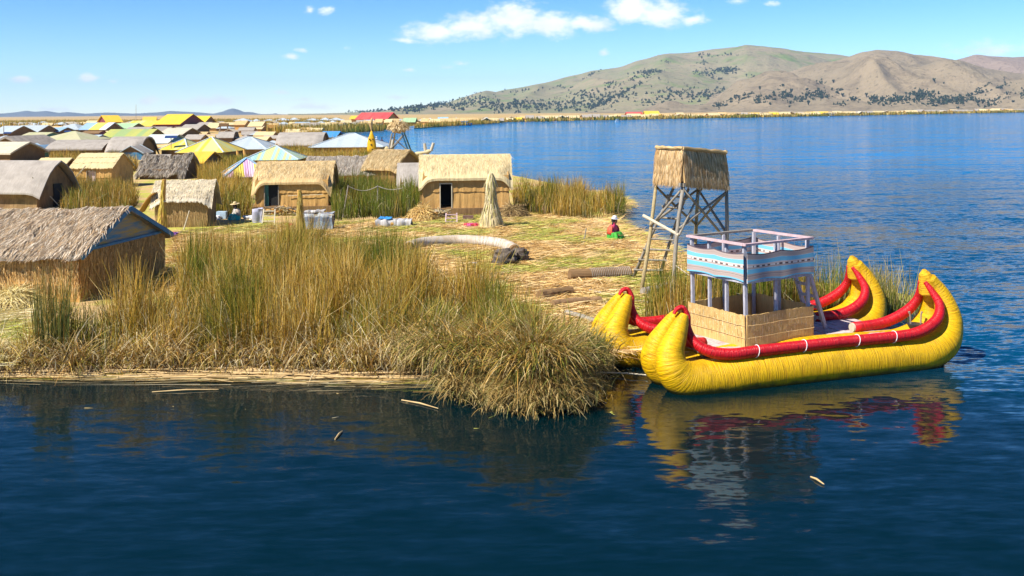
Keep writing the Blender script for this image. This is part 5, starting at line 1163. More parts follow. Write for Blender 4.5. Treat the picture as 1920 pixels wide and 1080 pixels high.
m = MB(); p = P(416, 410); m.box(p + V(0, 0, .2), (.5, .35, .38)); m.build('basin', plain('pale_blue_plastic', (.42, .55, .66)), label='pale blue plastic tub between the bags and the woman with the straw hat', cat='tub')
CLAY = plain('terracotta', (.36, .19, .12), var=.3); BLK = plain('sooty_black', (.025, .025, .025))
for i, (px_, py_, mm, h, lb) in enumerate(((1001, 400, CLAY, .34, 'brown clay pot left of the black pots at the back of the island'), (1010, 400, BLK, .28, 'low black cooking pot between the clay pots'), (1021, 400, CLAY, .34, 'taller brown clay pot right of the black one'), (1021, 395, BLK, .5, 'black pot standing behind the taller clay pot'))):
    p = P(px_, py_); o = empty('clay_pot' if mm is CLAY else 'black_pot', p, 0, lb, 'pot'); m = MB(); r = .15
    m.tube([(0, 0, 0), (0, 0, h * .3), (0, 0, h * .7), (0, 0, h * .9), (0, 0, h)], [r * .7, r, r, r * .7, r * .85], 12); m.build('body', mm, o, smooth=True); m = MB(); m.tube([(math.cos(a) * r * .85, math.sin(a) * r * .85, h) for a in [k * math.pi / 6 for k in range(13)]], .015, 5, caps=False); m.build('rim', mm, o)

# ================================================================== PEOPLE
SKIN = plain('brown_skin', (.24, .11, .06), var=.15, bump=0); HAIR = plain('black_hair', (.012, .01, .01), bump=0)
def skin_obj(name, chains, mat, parent, lvl=1):
    vs, es, rs = [], [], []
    idx = {}
    for ch in chains:
        prev = None
        for (p, r) in ch:
            k = tuple(round(c_, 4) for c_ in p)
            if k not in idx: idx[k] = len(vs); vs.append(p); rs.append(r)
            if prev is not None and prev != idx[k]: es.append((prev, idx[k]))
            prev = idx[k]
    me = bpy.data.meshes.new(name); me.from_pydata(vs, es, []); me.materials.append(mat)
    o = bpy.data.objects.new(name, me); C.objects.link(o); o.parent = parent
    md = o.modifiers.new('skin', 'SKIN')
    for i, r in enumerate(rs):
        sv = me.skin_vertices[0].data[i]; sv.radius = (r if hasattr(r, '__len__') else (r, r)); sv.use_root = (i == 0)
    md.use_smooth_shade = True
    s = o.modifiers.new('sub', 'SUBSURF'); s.levels = lvl; s.render_levels = lvl + 1
    return o
def seated(label, p, rz, top, skirt, shawl, hatm, hs=.17, brim=.2, sc=1.0):
    root = empty('person', p, rz, label, 'person'); root.scale = (sc, sc, sc)
    TM = plain(*top) if isinstance(top, tuple) else top
    # body: torso, neck, head, both arms as one surface (facing -y)
    hip = (0, 0, .16); ch = (0, -.03, .42); sh = (0, -.05, .54); nk = (0, -.07, .62); hd0 = (0, -.10, .70); hd1 = (0, -.11, .80)
    body = [[(hip, (.17, .14)), ((0, -.01, .28), (.17, .13)), (ch, (.18, .13)), (sh, (.12, .09)), (nk, (.052, .052)), (hd0, (.085, .095)), (hd1, (.075, .085))]]
    for s_ in (-1, 1):
        body.append([(sh, (.10, .08)), ((s_ * .17, -.04, .53), .062), ((s_ * .23, -.08, .34), .05), ((s_ * .15, -.27, .22), .04)])
        w_ = (s_ * .15, -.27, .22)
        body.append([(w_, .04), ((s_ * .09, -.34, .20), .032)])
    skin_obj('body', body, TM, root)
    # hands with fingers
    for s_ in (-1, 1):
        b0 = Vector((s_ * .09, -.345, .205)); chn = [[((s_ * .12, -.31, .21), .026), (tuple(b0), .03)]]
        for k in range(4):
            o_ = Vector((s_ * (-.012 - .012 * k) + s_ * .02, -.012 + .012 * k * 0, 0)); f0 = b0 + o_ + V(0, -.02, .0)
            chn.append([(tuple(b0), .03), (tuple(f0), .009), (tuple(f0 + V(-s_ * .01, -.035 + .004 * k, -.008)), .008), (tuple(f0 + V(-s_ * .015, -.05 + .006 * k, -.03)), .007)])
        chn.append([(tuple(b0), .03), (tuple(b0 + V(-s_ * .03, .01, .015)), .010), (tuple(b0 + V(-s_ * .05, -.01, .012)), .008)])
        skin_obj('hand', chn, SKIN, root, 1)
    # face and neck skin
    m = MB()
    def hfn(u, v):
        a = u * 2 * math.pi; t = v * math.pi; x = math.sin(t) * math.sin(a) * .083; y_ = -math.sin(t) * math.cos(a) * .095; z = math.cos(t) * .118
        if y_ < 0: y_ -= .018 * math.exp(-((x / .014) ** 2 + ((z + .012) / .03) ** 2)); y_ += .010 * math.exp(-(((abs(x) - .032) / .014) ** 2 + ((z - .015) / .012) ** 2)); y_ -= .006 * math.exp(-((x / .025) ** 2 + ((z + .052) / .009) ** 2))
        return Vector((x, -.115 + y_, .755 + z))
    m.grid(hfn, 28, 20, lambda u, v: (u, v)); m.build('head', SKIN, root, smooth=True)
    for s_ in (-1, 1):
        m = MB(); lump(m, (s_ * .032, -.205, .77), (.009, .005, .007), 1, 0, 3); m.build('eye', HAIR, root)
        m = MB(); m.tube([(s_ * .07, -.06, .76), (s_ * .09, -.05, .60), (s_ * .08, .06, .42), (s_ * .06, .10, .30)], [.03, .025, .02, .012], 7, jit=.1); m.build('braid', HAIR, root, smooth=True)
    m = MB(); lump(m, (0, -.08, .79), (.088, .088, .085), 4, .05, 6); m.build('hair', HAIR, root, smooth=True)
    # skirt spread over folded legs
    def sk(u, v):
        a = u * 2 * math.pi; fold = 1 + .10 * math.sin(a * 11) * v + .06 * math.sin(a * 5 + 1) * v; fr = max(0, -math.sin(a)); r = .15 + (.09 + .12 * fr + .05 * abs(math.cos(a))) * v ** .7
        return Vector((math.cos(a) * r * fold * 1.15, math.sin(a) * r * fold - .08 * v, .27 - .25 * v ** 2.2 + .05 * math.sin(math.pi * v) * (1 + fr)))
    m = MB(); m.grid(sk, 66, 10, lambda u, v: (u, v), flip=True); m.poly([sk(u / 66, 1) for u in range(66)][::-1]); m.build('skirt', skirt, root, smooth=True)
    # shawl over the shoulders and back
    def shf(u, v):
        a = math.pi * (-.18 + 1.36 * u); r = .10 + .17 * math.sin(min(1, v * 1.25) * math.pi * .5); return Vector((math.cos(a) * r * 1.18, -.03 + math.sin(a) * r * .82, .60 - .05 * v - .30 * v ** 1.7 + .012 * math.sin(u * 25)))
    m = MB(); m.sheet(shf, 30, 8, (0, 0, -.012), lambda u, v: (u, v)); m.build('shawl', shawl, root, smooth=True)
    # hat
    h = empty('hat'); h.parent = root; h.location = (0, -.10, .845); h.rotation_euler = (.12, 0, 0)
    m = MB(); m.tube([(0, 0, -.02), (0, 0, .06), (0, 0, .11), (0, 0, .13)], [.105, .10, .085, .04], 18); m.build('crown', hatm, h, smooth=True)
    m = MB(); m.tube([(0, 0, .0), (0, 0, .015)], [brim, brim * .97], 22, jit=.03); m.build('brim', hatm, h)
    return root
seated('woman in red and pink with green skirt and pale hat, sitting at the water edge', P(1149, 449), R(50), plain('pink_sweater', (.66, .06, .16), var=.2), plain('vivid_green_skirt', (.05, .36, .03), var=.3), plain('orange_red_shawl', (.72, .10, .04), var=.3), plain('greyish_white_hat', (.56, .56, .60), var=.1), brim=.15, sc=1.08)
seated('woman in a straw hat with teal skirt sitting among bags by the golden hut', P(444, 412), R(-50), plain('white_blouse', (.62, .56, .50), var=.2), plain('teal_skirt', (.02, .45, .38), var=.3), plain('cream_shawl', (.55, .45, .36), var=.3), plain('straw_hat', (.60, .46, .24), var=.2), brim=.25)
def standing(label, p, rz, shirt, trous, hatm, sc=1):
    root = empty('person', p, rz, label, 'person'); root.scale = (sc,) * 3
    ch = [[((0, 0, .92), (.15, .11)), ((0, 0, 1.15), (.14, .10)), ((0, 0, 1.36), (.16, .10)), ((0, 0, 1.47), (.06, .06)), ((0, -.01, 1.60), (.09, .10)), ((0, -.01, 1.70), (.07, .08))]]
    for s_ in (-1, 1): ch.append([((0, 0, 1.36), (.16, .10)), ((s_ * .19, 0, 1.38), .055), ((s_ * .25, .0, 1.12), .045), ((s_ * .22, -.14, .92), .035), ((s_ * .2, -.2, .86), .03)])
    skin_obj('body', ch, shirt, root)
    m = MB()
    for s_ in (-1, 1): m.tube([(s_ * .09, 0, .95), (s_ * .10, -.02, .5), (s_ * .10, 0, .06), (s_ * .10, -.08, .03)], [.11, .08, .055, .05], 8)
    m.build('trousers', trous, root, smooth=True)
    m = MB(); m.tube([(0, 0, 1.66), (0, 0, 1.68), (0, 0, 1.70), (0, 0, 1.80)], [.15, .15, .10, .08], 12); m.build('hat', hatm, root)
DB = plain('dark_blue_clothes', (.03, .05, .14)); 
standing('standing person in white by the canal landing, left of the one in dark clothes', P(706, 276), R(20), WH, DB, WH, 1.0)
standing('standing person in dark clothes and hat beside the straw umbrella tower', P(716, 279), R(-20), plain('dark_plum_clothes', (.06, .03, .07)), DB, plain('black_hat', (.02, .02, .02)), 1.0)

# ================================================================== CANAL LANDING
ut = P(758, 306); U = empty('straw_lookout', ut, 0, 'tall pole lookout with shaggy straw umbrella top beside the canal', 'lookout'); UI = Matrix.Translation(ut).inverted()
ys = ut.y
tops_ = [PD(735, 250, ys), PD(753, 248, ys), PD(741, 246, ys + 2), PD(757, 246, ys + 1.5)]; bots = [P(724, 306), P(773, 305), P(733, 300), P(777, 300)]
for a, b, mm in zip(bots, tops_, (WOODG, BLUEP, WOODG, BLUEP)): m = MB(); m.tube([UI @ a, UI @ b], [.12, .09], 6); m.build('leg', mm, U)
for a, b in ((0, 1), (1, 0), (2, 3)): m = MB(); m.tube([UI @ tp(bots[a], tops_[a], .4), UI @ tp(bots[b], tops_[b], .9)], [.06, .06], 5); m.build('brace', WOODG, U)
cx = UI @ PD(748, 239, ys + 1)
m = MB(); lump(m, cx, (.7, .6, .55), 3, .25, 8); o = m.build('thatch_top', STRAW, U)
strands('thatch_straw', o, lambda u, v: cx + Vector((math.cos(u * 6.283) * (.35 + .7 * v), math.sin(u * 6.283) * (.3 + .6 * v), .65 - .8 * v ** 1.4)), 700, .5, .05, TANS, [1, 1, 1], lift=.15, spread=.4)
m = MB(); m.tube([cx + V(-.3, 0, .3), cx + V(-.8, 0, .4), cx + V(-1.2, 0, .1), cx + V(-1.35, 0, -.25)], [.22, .2, .14, .05], 8, jit=.3); m.build('drooping_tail', STRAW, U)
# horned reed arch
ap = P(772, 300); A_ = empty('reed_arch', ap, 0, 'long curved reed beam with two upright horns over the roofs by the canal', 'arch'); AI = Matrix.Translation(ap).inverted(); ys = ap.y
m = MB(); m.tube([AI @ Vector(p) for p in arc([tuple(PD(x, y_, ys)) for x, y_ in ((722, 277), (735, 284), (755, 290), (775, 290), (795, 286), (808, 283))], 16)], [.22 + .08 * math.sin(k * 2) for k in range(16)], 9); m.build('beam', STRAW_PALE, A_, smooth=True)
for x0_, y0_, x1_, y1_ in ((798, 284, 796, 269), (808, 283, 813, 268), (733, 284, 737, 262)): m = MB(); m.tube([AI @ PD(x0_, y0_, ys), AI @ PD(x1_, y1_, ys)], [.2, .17], 8); m.build('horn', STRAW_WHITE, A_)
for x in (735, 780, 803): m = MB(); m.tube([AI @ P(x, 300), AI @ PD(x, 286, ys)], [.1, .1], 6); m.build('post', WOODG, A_)
# yellow reed figurehead with two eye holes
fp0 = P(697, 293); Yf = fp0.y; f_ = empty('reed_figurehead', fp0, 0, 'upright yellow reed figurehead with dark spots beside the pale blue canal roof', 'figurehead'); FI2 = Matrix.Translation(fp0).inverted()
m = MB(); m.tube([(0, 0, 0), (0, 0, .9), (0, 0, 1.7), (0, 0, 2.4), (0, 0, 2.9), (0, 0, 3.4)], [.62, .62, .56, .42, .22, .05], 12, flat=.6); m.build('body', YEL, f_, smooth=True)
for x, z in ((-.2, 2.2), (.22, 2.2), (.0, 1.5), (.15, .9)): m = MB(); lump(m, (x, -.36, z), (.08, .05, .1), 2, 0, 3); m.build('spot', DARK, f_)
m = MB(); m.tube([(0, 0, 3.3), (-.1, 0, 4.3), (.1, 0, 5.0)], [.06, .3, .04], 7); m.build('plume', STRAW, f_)
# firewood / straw litter on roofs beside the canal hut, light boats
def boat(label, px_, py_, w, mat, topm, rz=0, name='motor_boat', cabin=True, h=1.0):
    p = P(px_, py_, 0); L_ = w / F * p.y; o = empty(name, p, rz, label, 'boat'); m = MB()
    def hf(u, v):
        x = (u - .5) * L_; wd = .17 * L_ * (1 - max(0, (u - .6) / .4) ** 2) * (.55 + .45 * v); return x + (.08 * L_ * v if u > .99 else 0), wd
    for s_ in (-1, 1): m.grid(lambda u, v, s_=s_: Vector((hf(u, v)[0], s_ * hf(u, v)[1], -.3 + (h + .3 + .3 * u * u) * v)), 10, 3, lambda u, v: (u, v), flip=s_ > 0)
    m.quad((-L_ / 2, -.1 * L_, -.3), (-L_ / 2, -.17 * L_, h), (-L_ / 2, .17 * L_, h), (-L_ / 2, .1 * L_, -.3)); m.grid(lambda u, v: Vector((hf(u, 1)[0], (v * 2 - 1) * hf(u, 1)[1] * .97, h * .8)), 10, 1, lambda u, v: (u, v)); m.build('hull', mat, o)
    if cabin:
        m = MB(); m.box((-.06 * L_, 0, h * .8 + h * .6), (L_ * .55, L_ * .24, h * 1.2)); m.build('cabin', WHITEP, o)
        for k in range(4):
            for s_ in (-1, 1): m = MB(); m.box((-.26 * L_ + k * L_ * .135, s_ * (L_ * .12 + .02), h * 1.55), (L_ * .09, .04, h * .5)); m.build('window', plain('dark_glass', (.02, .05, .09), rough=.1), o)
        m = MB(); m.box((-.06 * L_, 0, h * 2.06), (L_ * .62, L_ * .29, .12)); m.build('canopy', topm, o)
    return o
boat('blue and white cabin boat moored at the right end of the canal village', 872, 236, 24, BLUEP, BLUEM2)
boat('white and blue tour boat moored behind the straw lookout', 712, 243, 26, WHITEP, BLUEM, .1)
boat('low white boat at the landing right of the straw lookout', 768, 242.5, 16, WHITEP, BLUEM, -.1, cabin=False)
boat('small white launch alone on the far lake', 1158, 229, 9, WHITEP, WHITEP, .2, h=.8)
boat('white cabin boat moored along the far shore left of the red roof', 1143, 224.5, 24, WHITEP, WHITEP, .1)
boat('turquoise boat with raised sail like roof on the far shore', 1560, 218.5, 14, BLUEM2, BLUEM2, .3)
boat('pale blue plastic boat lying among reeds left of the pastel roof', 432, 318, 46, BLUEM, BLUEM, .1, 'plastic_boat', False, .5).location.z = G
def dish(): pass
# solar panels on posts
for (px_, py_, ph, lb) in ((127, 262, 15, 'solar panel on a post over the olive sheet roof'), (321, 292, 34, 'solar panel on a post beside the collapsing grey hut'), (14, 268, 18, 'small solar panel on a thin pole at the left edge')):
    p = P(px_, py_); h = ph / F * p.y; o = empty('solar_panel', p, R(10), lb, 'solar panel'); m = MB(); m.tube([(0, 0, 0), (0, 0, h)], .05, 6); m.build('post', WOODG, o)
    m = MB(); m.box((0, 0, h + .1), (1.5 if ph < 30 else 1.6, .7, .05), Matrix.Rotation(R(25), 3, 'X')); m.build('panel', plain('solar_cells', (.03, .06, .16), rough=.15), o)
# thin mast
for px_, yb, yt, lb in ((255, 240, 196, 'tall thin radio mast behind the yellow roofs'), (7, 262, 226, 'thin pole rising at the left edge of the village')):
    p = P(px_, yb); m = MB(); m.tube([p, PD(px_, yt, p.y)], [.12, .06], 5); m.build('mast', WOODG, label=lb, cat='mast')
# small reed lookouts in the distance
for px_, yb, yt, lb in ((420, 250, 228, 'dark open frame lookout in the back row of huts'), (510, 252, 231, 'orange topped lookout in the back row of huts')):
    p = P(px_, yb); h = HC + ray(px_, yt)[1] * p.y - G; o = empty('village_lookout', p, .2, lb, 'lookout')
    for x in (-1, 1):
        for y_ in (-1, 1): m = MB(); m.tube([(x * 1.3, y_ * 1.3, 0), (x, y_, h * .6)], [.13, .1], 5); m.build('leg', WOOD, o)
    m = MB(); m.box((0, 0, h * .72), (2.6, 2.6, h * .28)); m.build('box', STRAW_GOLD if 'orange' in lb else STRAW_DARK, o)

# ================================================================== REEDS AND STRAW
def PX(*pts): return [tuple(P(x, y_)[:2]) for x, y_ in pts]
bed = [tuple(P(x, y_, .05)[:2]) for x, y_ in ((-260, 698), (0, 695), (300, 690), (600, 690), (840, 697), (880, 730), (945, 748), (1020, 752), (1055, 742), (1075, 715))] + PX((1070, 692), (1040, 672), (980, 645), (900, 612), (820, 578), (740, 540), (660, 522), (560, 520), (440, 522), (345, 535), (335, 580), (315, 618), (230, 630), (150, 636), (60, 652), (-10, 672), (-260, 682))
def hf(x, y_):
    k = np.ones(len(x)); k *= np.interp(x, [-16, -9, -7, -2, 0, 1.5], [.78, .82, 1.0, .98, .92, .72]); k *= np.where((x > -1.3) & (y_ < np.interp(x, [a for a, b in _fx], [b for a, b in _fx]) + 2.6), .25, 1); return k
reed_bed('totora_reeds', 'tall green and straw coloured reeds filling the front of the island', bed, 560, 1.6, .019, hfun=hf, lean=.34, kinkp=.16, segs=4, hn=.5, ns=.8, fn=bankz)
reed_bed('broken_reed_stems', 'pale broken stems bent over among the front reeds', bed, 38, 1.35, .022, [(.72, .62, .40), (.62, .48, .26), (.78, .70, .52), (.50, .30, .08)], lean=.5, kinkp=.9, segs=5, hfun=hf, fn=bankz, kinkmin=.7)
reed_bed('totora_reeds', 'upright green and gold stems sprouting through the drooping promontory reeds', PX((880, 690), (950, 725), (1030, 728), (1060, 690), (1000, 665), (900, 660)), 110, .75, .022, [(.16, .20, .02), (.24, .26, .03), (.62, .46, .14), (.10, .13, .02)], lean=.4, kinkp=.2, z=G - .1)
# greener stands inside it
reed_bed('totora_reeds', 'dense upright green reeds at the back of the front reed bed', PX((345, 540), (440, 520), (500, 520), (480, 560), (360, 580)), 420, 1.6, .02, GREEN, lean=.1, kinkp=.03)
reed_bed('totora_reeds', 'small dark green reed clump in front of the nearest hut', PX((62, 640), (128, 640), (128, 668), (62, 668)), 450, 1.7, .02, [(.07, .10, .03), (.10, .12, .04)], lean=.07, kinkp=.02)
reed_bed('totora_reeds', 'green reeds rising at the middle of the front reed bed', PX((600, 540), (700, 535), (790, 570), (760, 600), (620, 590)), 260, 1.6, .02, GREEN + [(.3, .24, .08)], lean=.12, kinkp=.03)
# sagging dry skirt at the waterside and the drooping clump in front
def skirt(name, label, line, n, h, w, cols, th, azc, z=G + .1, wts=None, spr=.5, dth=.28):
    t = rng.random(n) * (len(line) - 1); i = t.astype(int); f = t - i; A = np.array([l_[:2] for l_ in line]); b = A[i] * (1 - f)[:, None] + A[np.minimum(i + 1, len(line) - 1)] * f[:, None]
    b = b + rng.normal(0, .3, (n, 2)); base = np.concatenate([b, np.full((n, 1), z) + rng.random((n, 1)) * .35], 1)
    hv = np.clip(1 + lownoise(b[:, 0], b[:, 1], 1.3, 77) * 1.3, .3, 1.5)
    return blade_mesh(name, base, h * hv * rng.uniform(.35, 1.15, n), w * rng.uniform(.7, 1.4, n), azc + rng.normal(0, spr, n) + lownoise(b[:, 0], b[:, 1], 1.8, 9) * 2.2, th + rng.normal(0, .25, n), dth + rng.normal(0, .12, n), np.where(rng.random(n) < .25, .9, 0), pal(n, cols, wts or [1] * len(cols)), segs=4, label=label, cat='reeds')
WL = lambda pts: [tuple(P(x, y_, .05)[:2]) for x, y_ in pts]
skirt('dry_reed_skirt', 'bleached bent dry reeds hanging over the front water edge', WL([(-200, 700), (0, 697), (300, 694), (600, 694), (840, 700)]), 6500, .8, .02, DRY, .5, -1.57, spr=1.6, z=.05)
skirt('dry_reed_skirt', 'pale drooping dry reeds at the left of the promontory', WL([(790, 698), (850, 706), (900, 722)]), 3000, 1.0, .02, [(.58, .44, .20), (.5, .36, .14), (.30, .28, .06), (.42, .26, .08)], .9, -2.4, spr=.7)
skirt('dry_reed_skirt', 'shaggy golden brown drooping reeds at the tip of the promontory', WL([(850, 716), (880, 728), (945, 742), (1015, 746), (1050, 735)]), 9500, .8, .02, [(.58, .36, .08), (.44, .25, .05), (.72, .54, .24), (.22, .13, .04), (.28, .28, .04), (.14, .15, .03)], .75, -1.7, spr=.95, z=G + .25)
skirt('dry_reed_skirt', 'upper tier of bleached drooping reeds on the promontory', WL([(760, 690), (870, 702), (960, 714), (1040, 708)]), 7000, .95, .022, [(.62, .42, .10), (.46, .28, .06), (.74, .58, .28), (.26, .28, .04), (.16, .18, .03)], .45, -1.6, spr=.6, z=G)
skirt('dry_reed_skirt', 'lowest tier of brown reeds trailing into the water at the promontory', WL([(860, 728), (940, 753), (1020, 759), (1060, 747), (1072, 715)]), 7500, .7, .02, [(.46, .30, .09), (.34, .21, .06), (.56, .42, .17), (.22, .2, .05)], .8, -1.6, spr=.8, z=.04)
skirt('dry_reed_skirt', 'topmost tier of tangled golden reeds on the promontory', WL([(780, 676), (900, 684), (1035, 686)]), 6500, .85, .02, [(.54, .38, .07), (.40, .28, .05), (.62, .46, .16), (.20, .24, .03), (.14, .18, .02)], .28, -1.5, spr=1.4, z=G, dth=.14)
skirt('dry_reed_skirt', 'olive drooping reeds beside the left yellow bow', WL([(1050, 738), (1082, 718), (1085, 695)]), 2600, .65, .02, [(.30, .27, .08), (.2, .22, .05), (.5, .36, .14)], .7, -.9, spr=.6)
# dark humus under the stems
# floating stems along the front edge
def floaters():
    n = 800; px_ = rng.uniform(-60, 840, n); py_ = 700 + np.abs(rng.normal(0, 1, n)) * (3 + 5 * np.abs(np.sin(px_ * .011 + .6)) + 5 * (px_ > 420)); pts = np.array([P(a, b, .03)[:] for a, b in zip(px_, py_)])
    pts[:, 2] += rng.random(n) * .05
    c = pal(n, [(.62, .44, .18), (.70, .56, .30), (.50, .30, .08), (.55, .55, .08), (.78, .68, .44)], [2, 2, 1, 1, 1])
    mb = MB()
    for i in range(240):
        p = pts[i]; l = random.uniform(.6, 3.0); a_ = random.gauss(0, .08); d = V(math.cos(a_) * l / 2, math.sin(a_) * l / 2, 0); c0 = Vector(p) + V(0, .25, random.uniform(0, .10)); r_ = random.uniform(.010, .022)
        mb.tube([c0 - d, c0 + V(0, random.gauss(0, .06), 0), c0 + d + V(0, random.gauss(0, .12), 0)], [r_, r_, r_ * .5], 4)
    mb.build('floating_reed_bundle', STRAW, label='thicker pale reed stalks heaped along the front water edge', cat='floating reeds', kind='stuff')
    blade_mesh('floating_reed_stems', pts, rng.uniform(.8, 2.8, n), rng.uniform(.02, .045, n), rng.choice([0, math.pi], n) + rng.normal(0, .09, n), np.full(n, 1.56), np.zeros(n), np.zeros(n), c, cbase=c, segs=3, label='long cut reed stems floating along the front edge of the island', cat='floating reeds')
floaters()
m = MB(); mm_ = None
for x0_, y0_, x1_, y1_, lb in ((753, 750, 822, 766, 'single orange straw floating left of the promontory'), (628, 824, 642, 808, 'tiny pale straw floating in the dark front water'), (1520, 894, 1545, 908, 'short straw floating below the boat reflection'), (285, 735, 410, 730, 'thin green reed stem floating below the floating stems')):
    a, b = P(x0_, y0_, .015), P(x1_, y1_, .02); m = MB(); m.tube([a, tp(a, b, .5) + V(.0, .04, .01), b], [.014, .02, .01], 5); m.build('floating_straw', STRAW, label=lb, cat='straw')
lying('floating_bits', [tuple(P(x, y_, 0)[:2]) for x, y_ in ((-50, 708), (400, 722), (850, 730), (900, 775), (1100, 790), (1230, 720), (1250, 760), (1000, 830), (600, 790), (0, 760))], .9, .18, .014, [(.66, .5, .24), (.5, .36, .14)], [1, 1], z=.012, thick=.004, label='small straw scraps drifting on the water just off the island edge', cat='floating straw')
# straw litter over the open floor
floor_ = PX((300, 560), (330, 440), (440, 425), (700, 415), (1000, 400), (1120, 415), (1200, 462), (1290, 515), (1320, 540), (1240, 640), (1150, 670), (1050, 620), (800, 520), (600, 500), (420, 510))
lying('straw_litter', floor_, 170, .8, .034, [(.72, .48, .18), (.80, .60, .30), (.52, .30, .09), (.32, .18, .06)], [2, 2, 1, 1], label='cut yellow and green reeds strewn over the island floor', cat='straw')
lying('straw_litter', PX((-250, 690), (-250, 560), (60, 565), (90, 640), (-20, 690)), 170, .7, .022, [(.66, .56, .28), (.74, .64, .38), (.5, .42, .14)], [1, 1, 1], label='pale straw strewn before the nearest hut', cat='straw')
behp = [tuple((BA + EX * t + EY * o_)[:2]) for t, o_ in ((-.8, 2.2), (0, 3.4), (2.5, 3.4), (2.5, 5), (-.6, 5), (-1.2, 3.5))]
lying('straw_litter', behp, 260, .5, .022, [(.66, .44, .2), (.74, .54, .3), (.56, .32, .12)], [1, 1, 1], label='orange straw litter behind the yellow bows', cat='straw')
edge_ = []
for a_, b_ in zip(right_ctrl[4:13], right_ctrl[5:14]):
    for k_ in range(6): edge_.append(tuple(a_.lerp(b_, k_ / 6)[:2]))
def edge_straw():
    n = 2600; t = rng.random(n) * (len(edge_) - 1); i = t.astype(int); f = (t - i)[:, None]; A = np.array(edge_)
    b = A[i] * (1 - f) + A[i + 1] * f + rng.normal(0, .22, (n, 2)) + np.array([-.15, 0]); base = np.concatenate([b, np.full((n, 1), G - .02) + rng.random((n, 1)) * .08], 1)
    c = pal(n, [(.70, .48, .2), (.60, .38, .14), (.42, .26, .09), (.5, .48, .1)], [1, 1, 1, 1])
    blade_mesh('edge_straw', base, rng.uniform(.3, 1.0, n), rng.uniform(.02, .045, n), rng.uniform(-1.4, 1.0, n), rng.normal(1.45, .15, n), rng.normal(.15, .1, n), np.zeros(n), c, cbase=c * .8, segs=3, label='frayed straw hanging over the right shore of the island', cat='straw', vert=.4)
edge_straw()
# reeds elsewhere
reed_bed('totora_reeds', 'green reeds behind the boat cabin and tower foot', [tuple((BA + EX * t + EY * o_)[:2]) for t, o_ in ((1.2, 3.6), (7.0, 3.9), (7.0, 5.2), (5, 5.5), (2.0, 5.6), (1.0, 4.5))], 380, 1.35, .02, GREEN + [(.4, .32, .12)], lean=.15)
reed_bed('totora_reeds', 'tall green reed tuft rising right of the boat ladder', PX((1500, 572), (1590, 572), (1590, 600), (1500, 600)), 420, 1.7, .02, GREEN + [(.45, .36, .14), (.5, .42, .2)], lean=.15)
reed_bed('totora_reeds', 'feathery pale dry reeds between the two boat sterns', PX((1618, 572), (1735, 576), (1730, 606), (1618, 606)), 520, 1.45, .02, [(.60, .50, .28), (.68, .58, .36), (.3, .28, .08), (.5, .4, .18)], lean=.25)
reed_bed('totora_reeds', 'reed bank along the lake shore right of the largest hut', PX((962, 372), (1030, 362), (1100, 372), (1172, 390), (1172, 402), (1112, 413), (1040, 408), (965, 398)), 110, 1.15, .03, MIXED + [(.36, .22, .06), (.42, .28, .08)], lean=.3, hn=.6, ns=.6)
reed_bed('totora_reeds', 'dark green reeds behind the clothesline', PX((622, 415), (622, 372), (700, 365), (786, 385), (786, 412), (700, 410)), 150, 1.45, .03, GREEN + [(.10, .13, .03), (.3, .24, .08)], lean=.15)
reed_bed('totora_reeds', 'bushy mixed reeds between the low hut and the golden hut', PX((385, 405), (375, 350), (430, 345), (470, 372), (472, 408), (420, 410)), 130, 1.55, .03, MIXED + [(.3, .2, .06)], lean=.25)
reed_bed('totora_reeds', 'rusty reeds between the pink doored hut and the low layered hut', PX((110, 395), (125, 362), (235, 362), (262, 380), (240, 400), (180, 412)), 120, 1.3, .035, [(.4, .26, .07), (.3, .2, .06), (.16, .18, .04)], lean=.25)
reed_bed('totora_reeds', 'reeds below the striped pyramid roof and collapsing hut', PX((370, 345), (372, 312), (470, 312), (450, 345)), 60, 1.15, .05, MIXED, lean=.2, ns=.2)
reed_bed('totora_reeds', 'reeds beside the long low reed huts on the left', PX((95, 320), (95, 300), (230, 300), (260, 320), (130, 345)), 50, 1.1, .06, [(.4, .28, .08), (.16, .18, .04), (.3, .2, .06)], lean=.2, ns=.2)
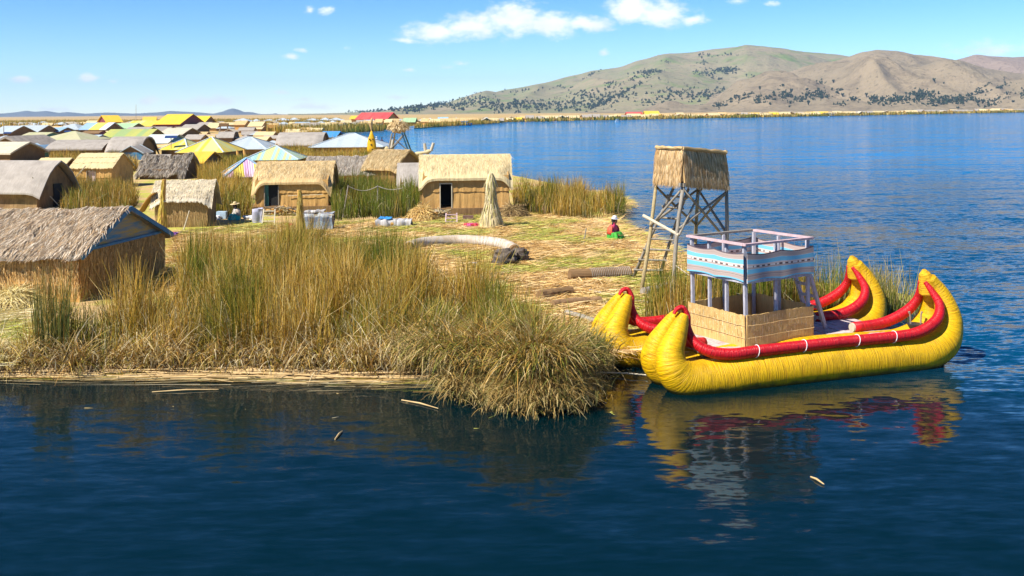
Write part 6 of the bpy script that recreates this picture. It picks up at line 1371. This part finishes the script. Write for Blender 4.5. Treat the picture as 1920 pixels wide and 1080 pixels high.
reed_bed('totora_reeds', 'reeds around the canal landing hut', PX((500, 290), (590, 276), (600, 290), (740, 300), (740, 330), (560, 312)), 40, 1.1, .06, MIXED, lean=.2, ns=.2)
reed_bed('totora_reeds', 'reed fringe behind the middle huts by the canal', PX((530, 266), (590, 256), (650, 268), (700, 275), (620, 278), (540, 275)), 30, 1.6, .08, MIXED, lean=.2, ns=.1)
def far_fringe(label, poly, dens, h, w, cols=MIXED, segs=2): reed_bed('reed_fringe', label, poly, dens, h, w, cols, lean=.2, kinkp=0, segs=segs, ns=.05, hn=.25)
far_fringe('olive reed fringe on the near edge of the canal village', PX((500, 253), (640, 250), (720, 246), (720, 242.5), (640, 244), (500, 246)), 3.0, 2.2, .22, [(.22, .22, .05), (.34, .26, .08), (.16, .18, .04)])
far_fringe('olive reed fringe along the right end of the canal village', PX((720, 243), (870, 235.5), (940, 230.5), (935, 228.5), (870, 233), (720, 241)), 1.6, 2.0, .3, [(.22, .22, .05), (.34, .26, .08)])
far_fringe('golden reed fringe along the far shore', PX((940, 230), (1200, 224.5), (1560, 218), (1920, 210.8), (1920, 209.6), (1560, 216.6), (1200, 222.5), (940, 228)), .12, 2.4, 1.1, [(.42, .30, .10), (.34, .27, .08), (.5, .36, .14)])
far_fringe('straw coloured reeds between the village and the distant plain', PX((0, 240), (640, 236), (640, 226), (0, 229)), .25, 2.0, .6, [(.40, .30, .11), (.3, .25, .08)])
# ================================================================== HAZE
def haze():
    m = bpy.data.materials.new('haze_air'); m.use_nodes = True; nt = m.node_tree; nt.nodes.clear()
    v = nd(nt, 'ShaderNodeVolumePrincipled'); v.inputs['Color'].default_value = (.50, .72, 1.0, 1); v.inputs['Density'].default_value = HAZE
    v.inputs['Anisotropy'].default_value = 0.1
    out = nd(nt, 'ShaderNodeOutputMaterial'); nt.links.new(v.outputs[0], out.inputs['Volume'])
    mb = MB(); mb.box((0, 4400, 250), (33000, 19900, 506.4 )); mb.build('haze', m, kind='stuff')
HAZE = 6.0e-5
haze()
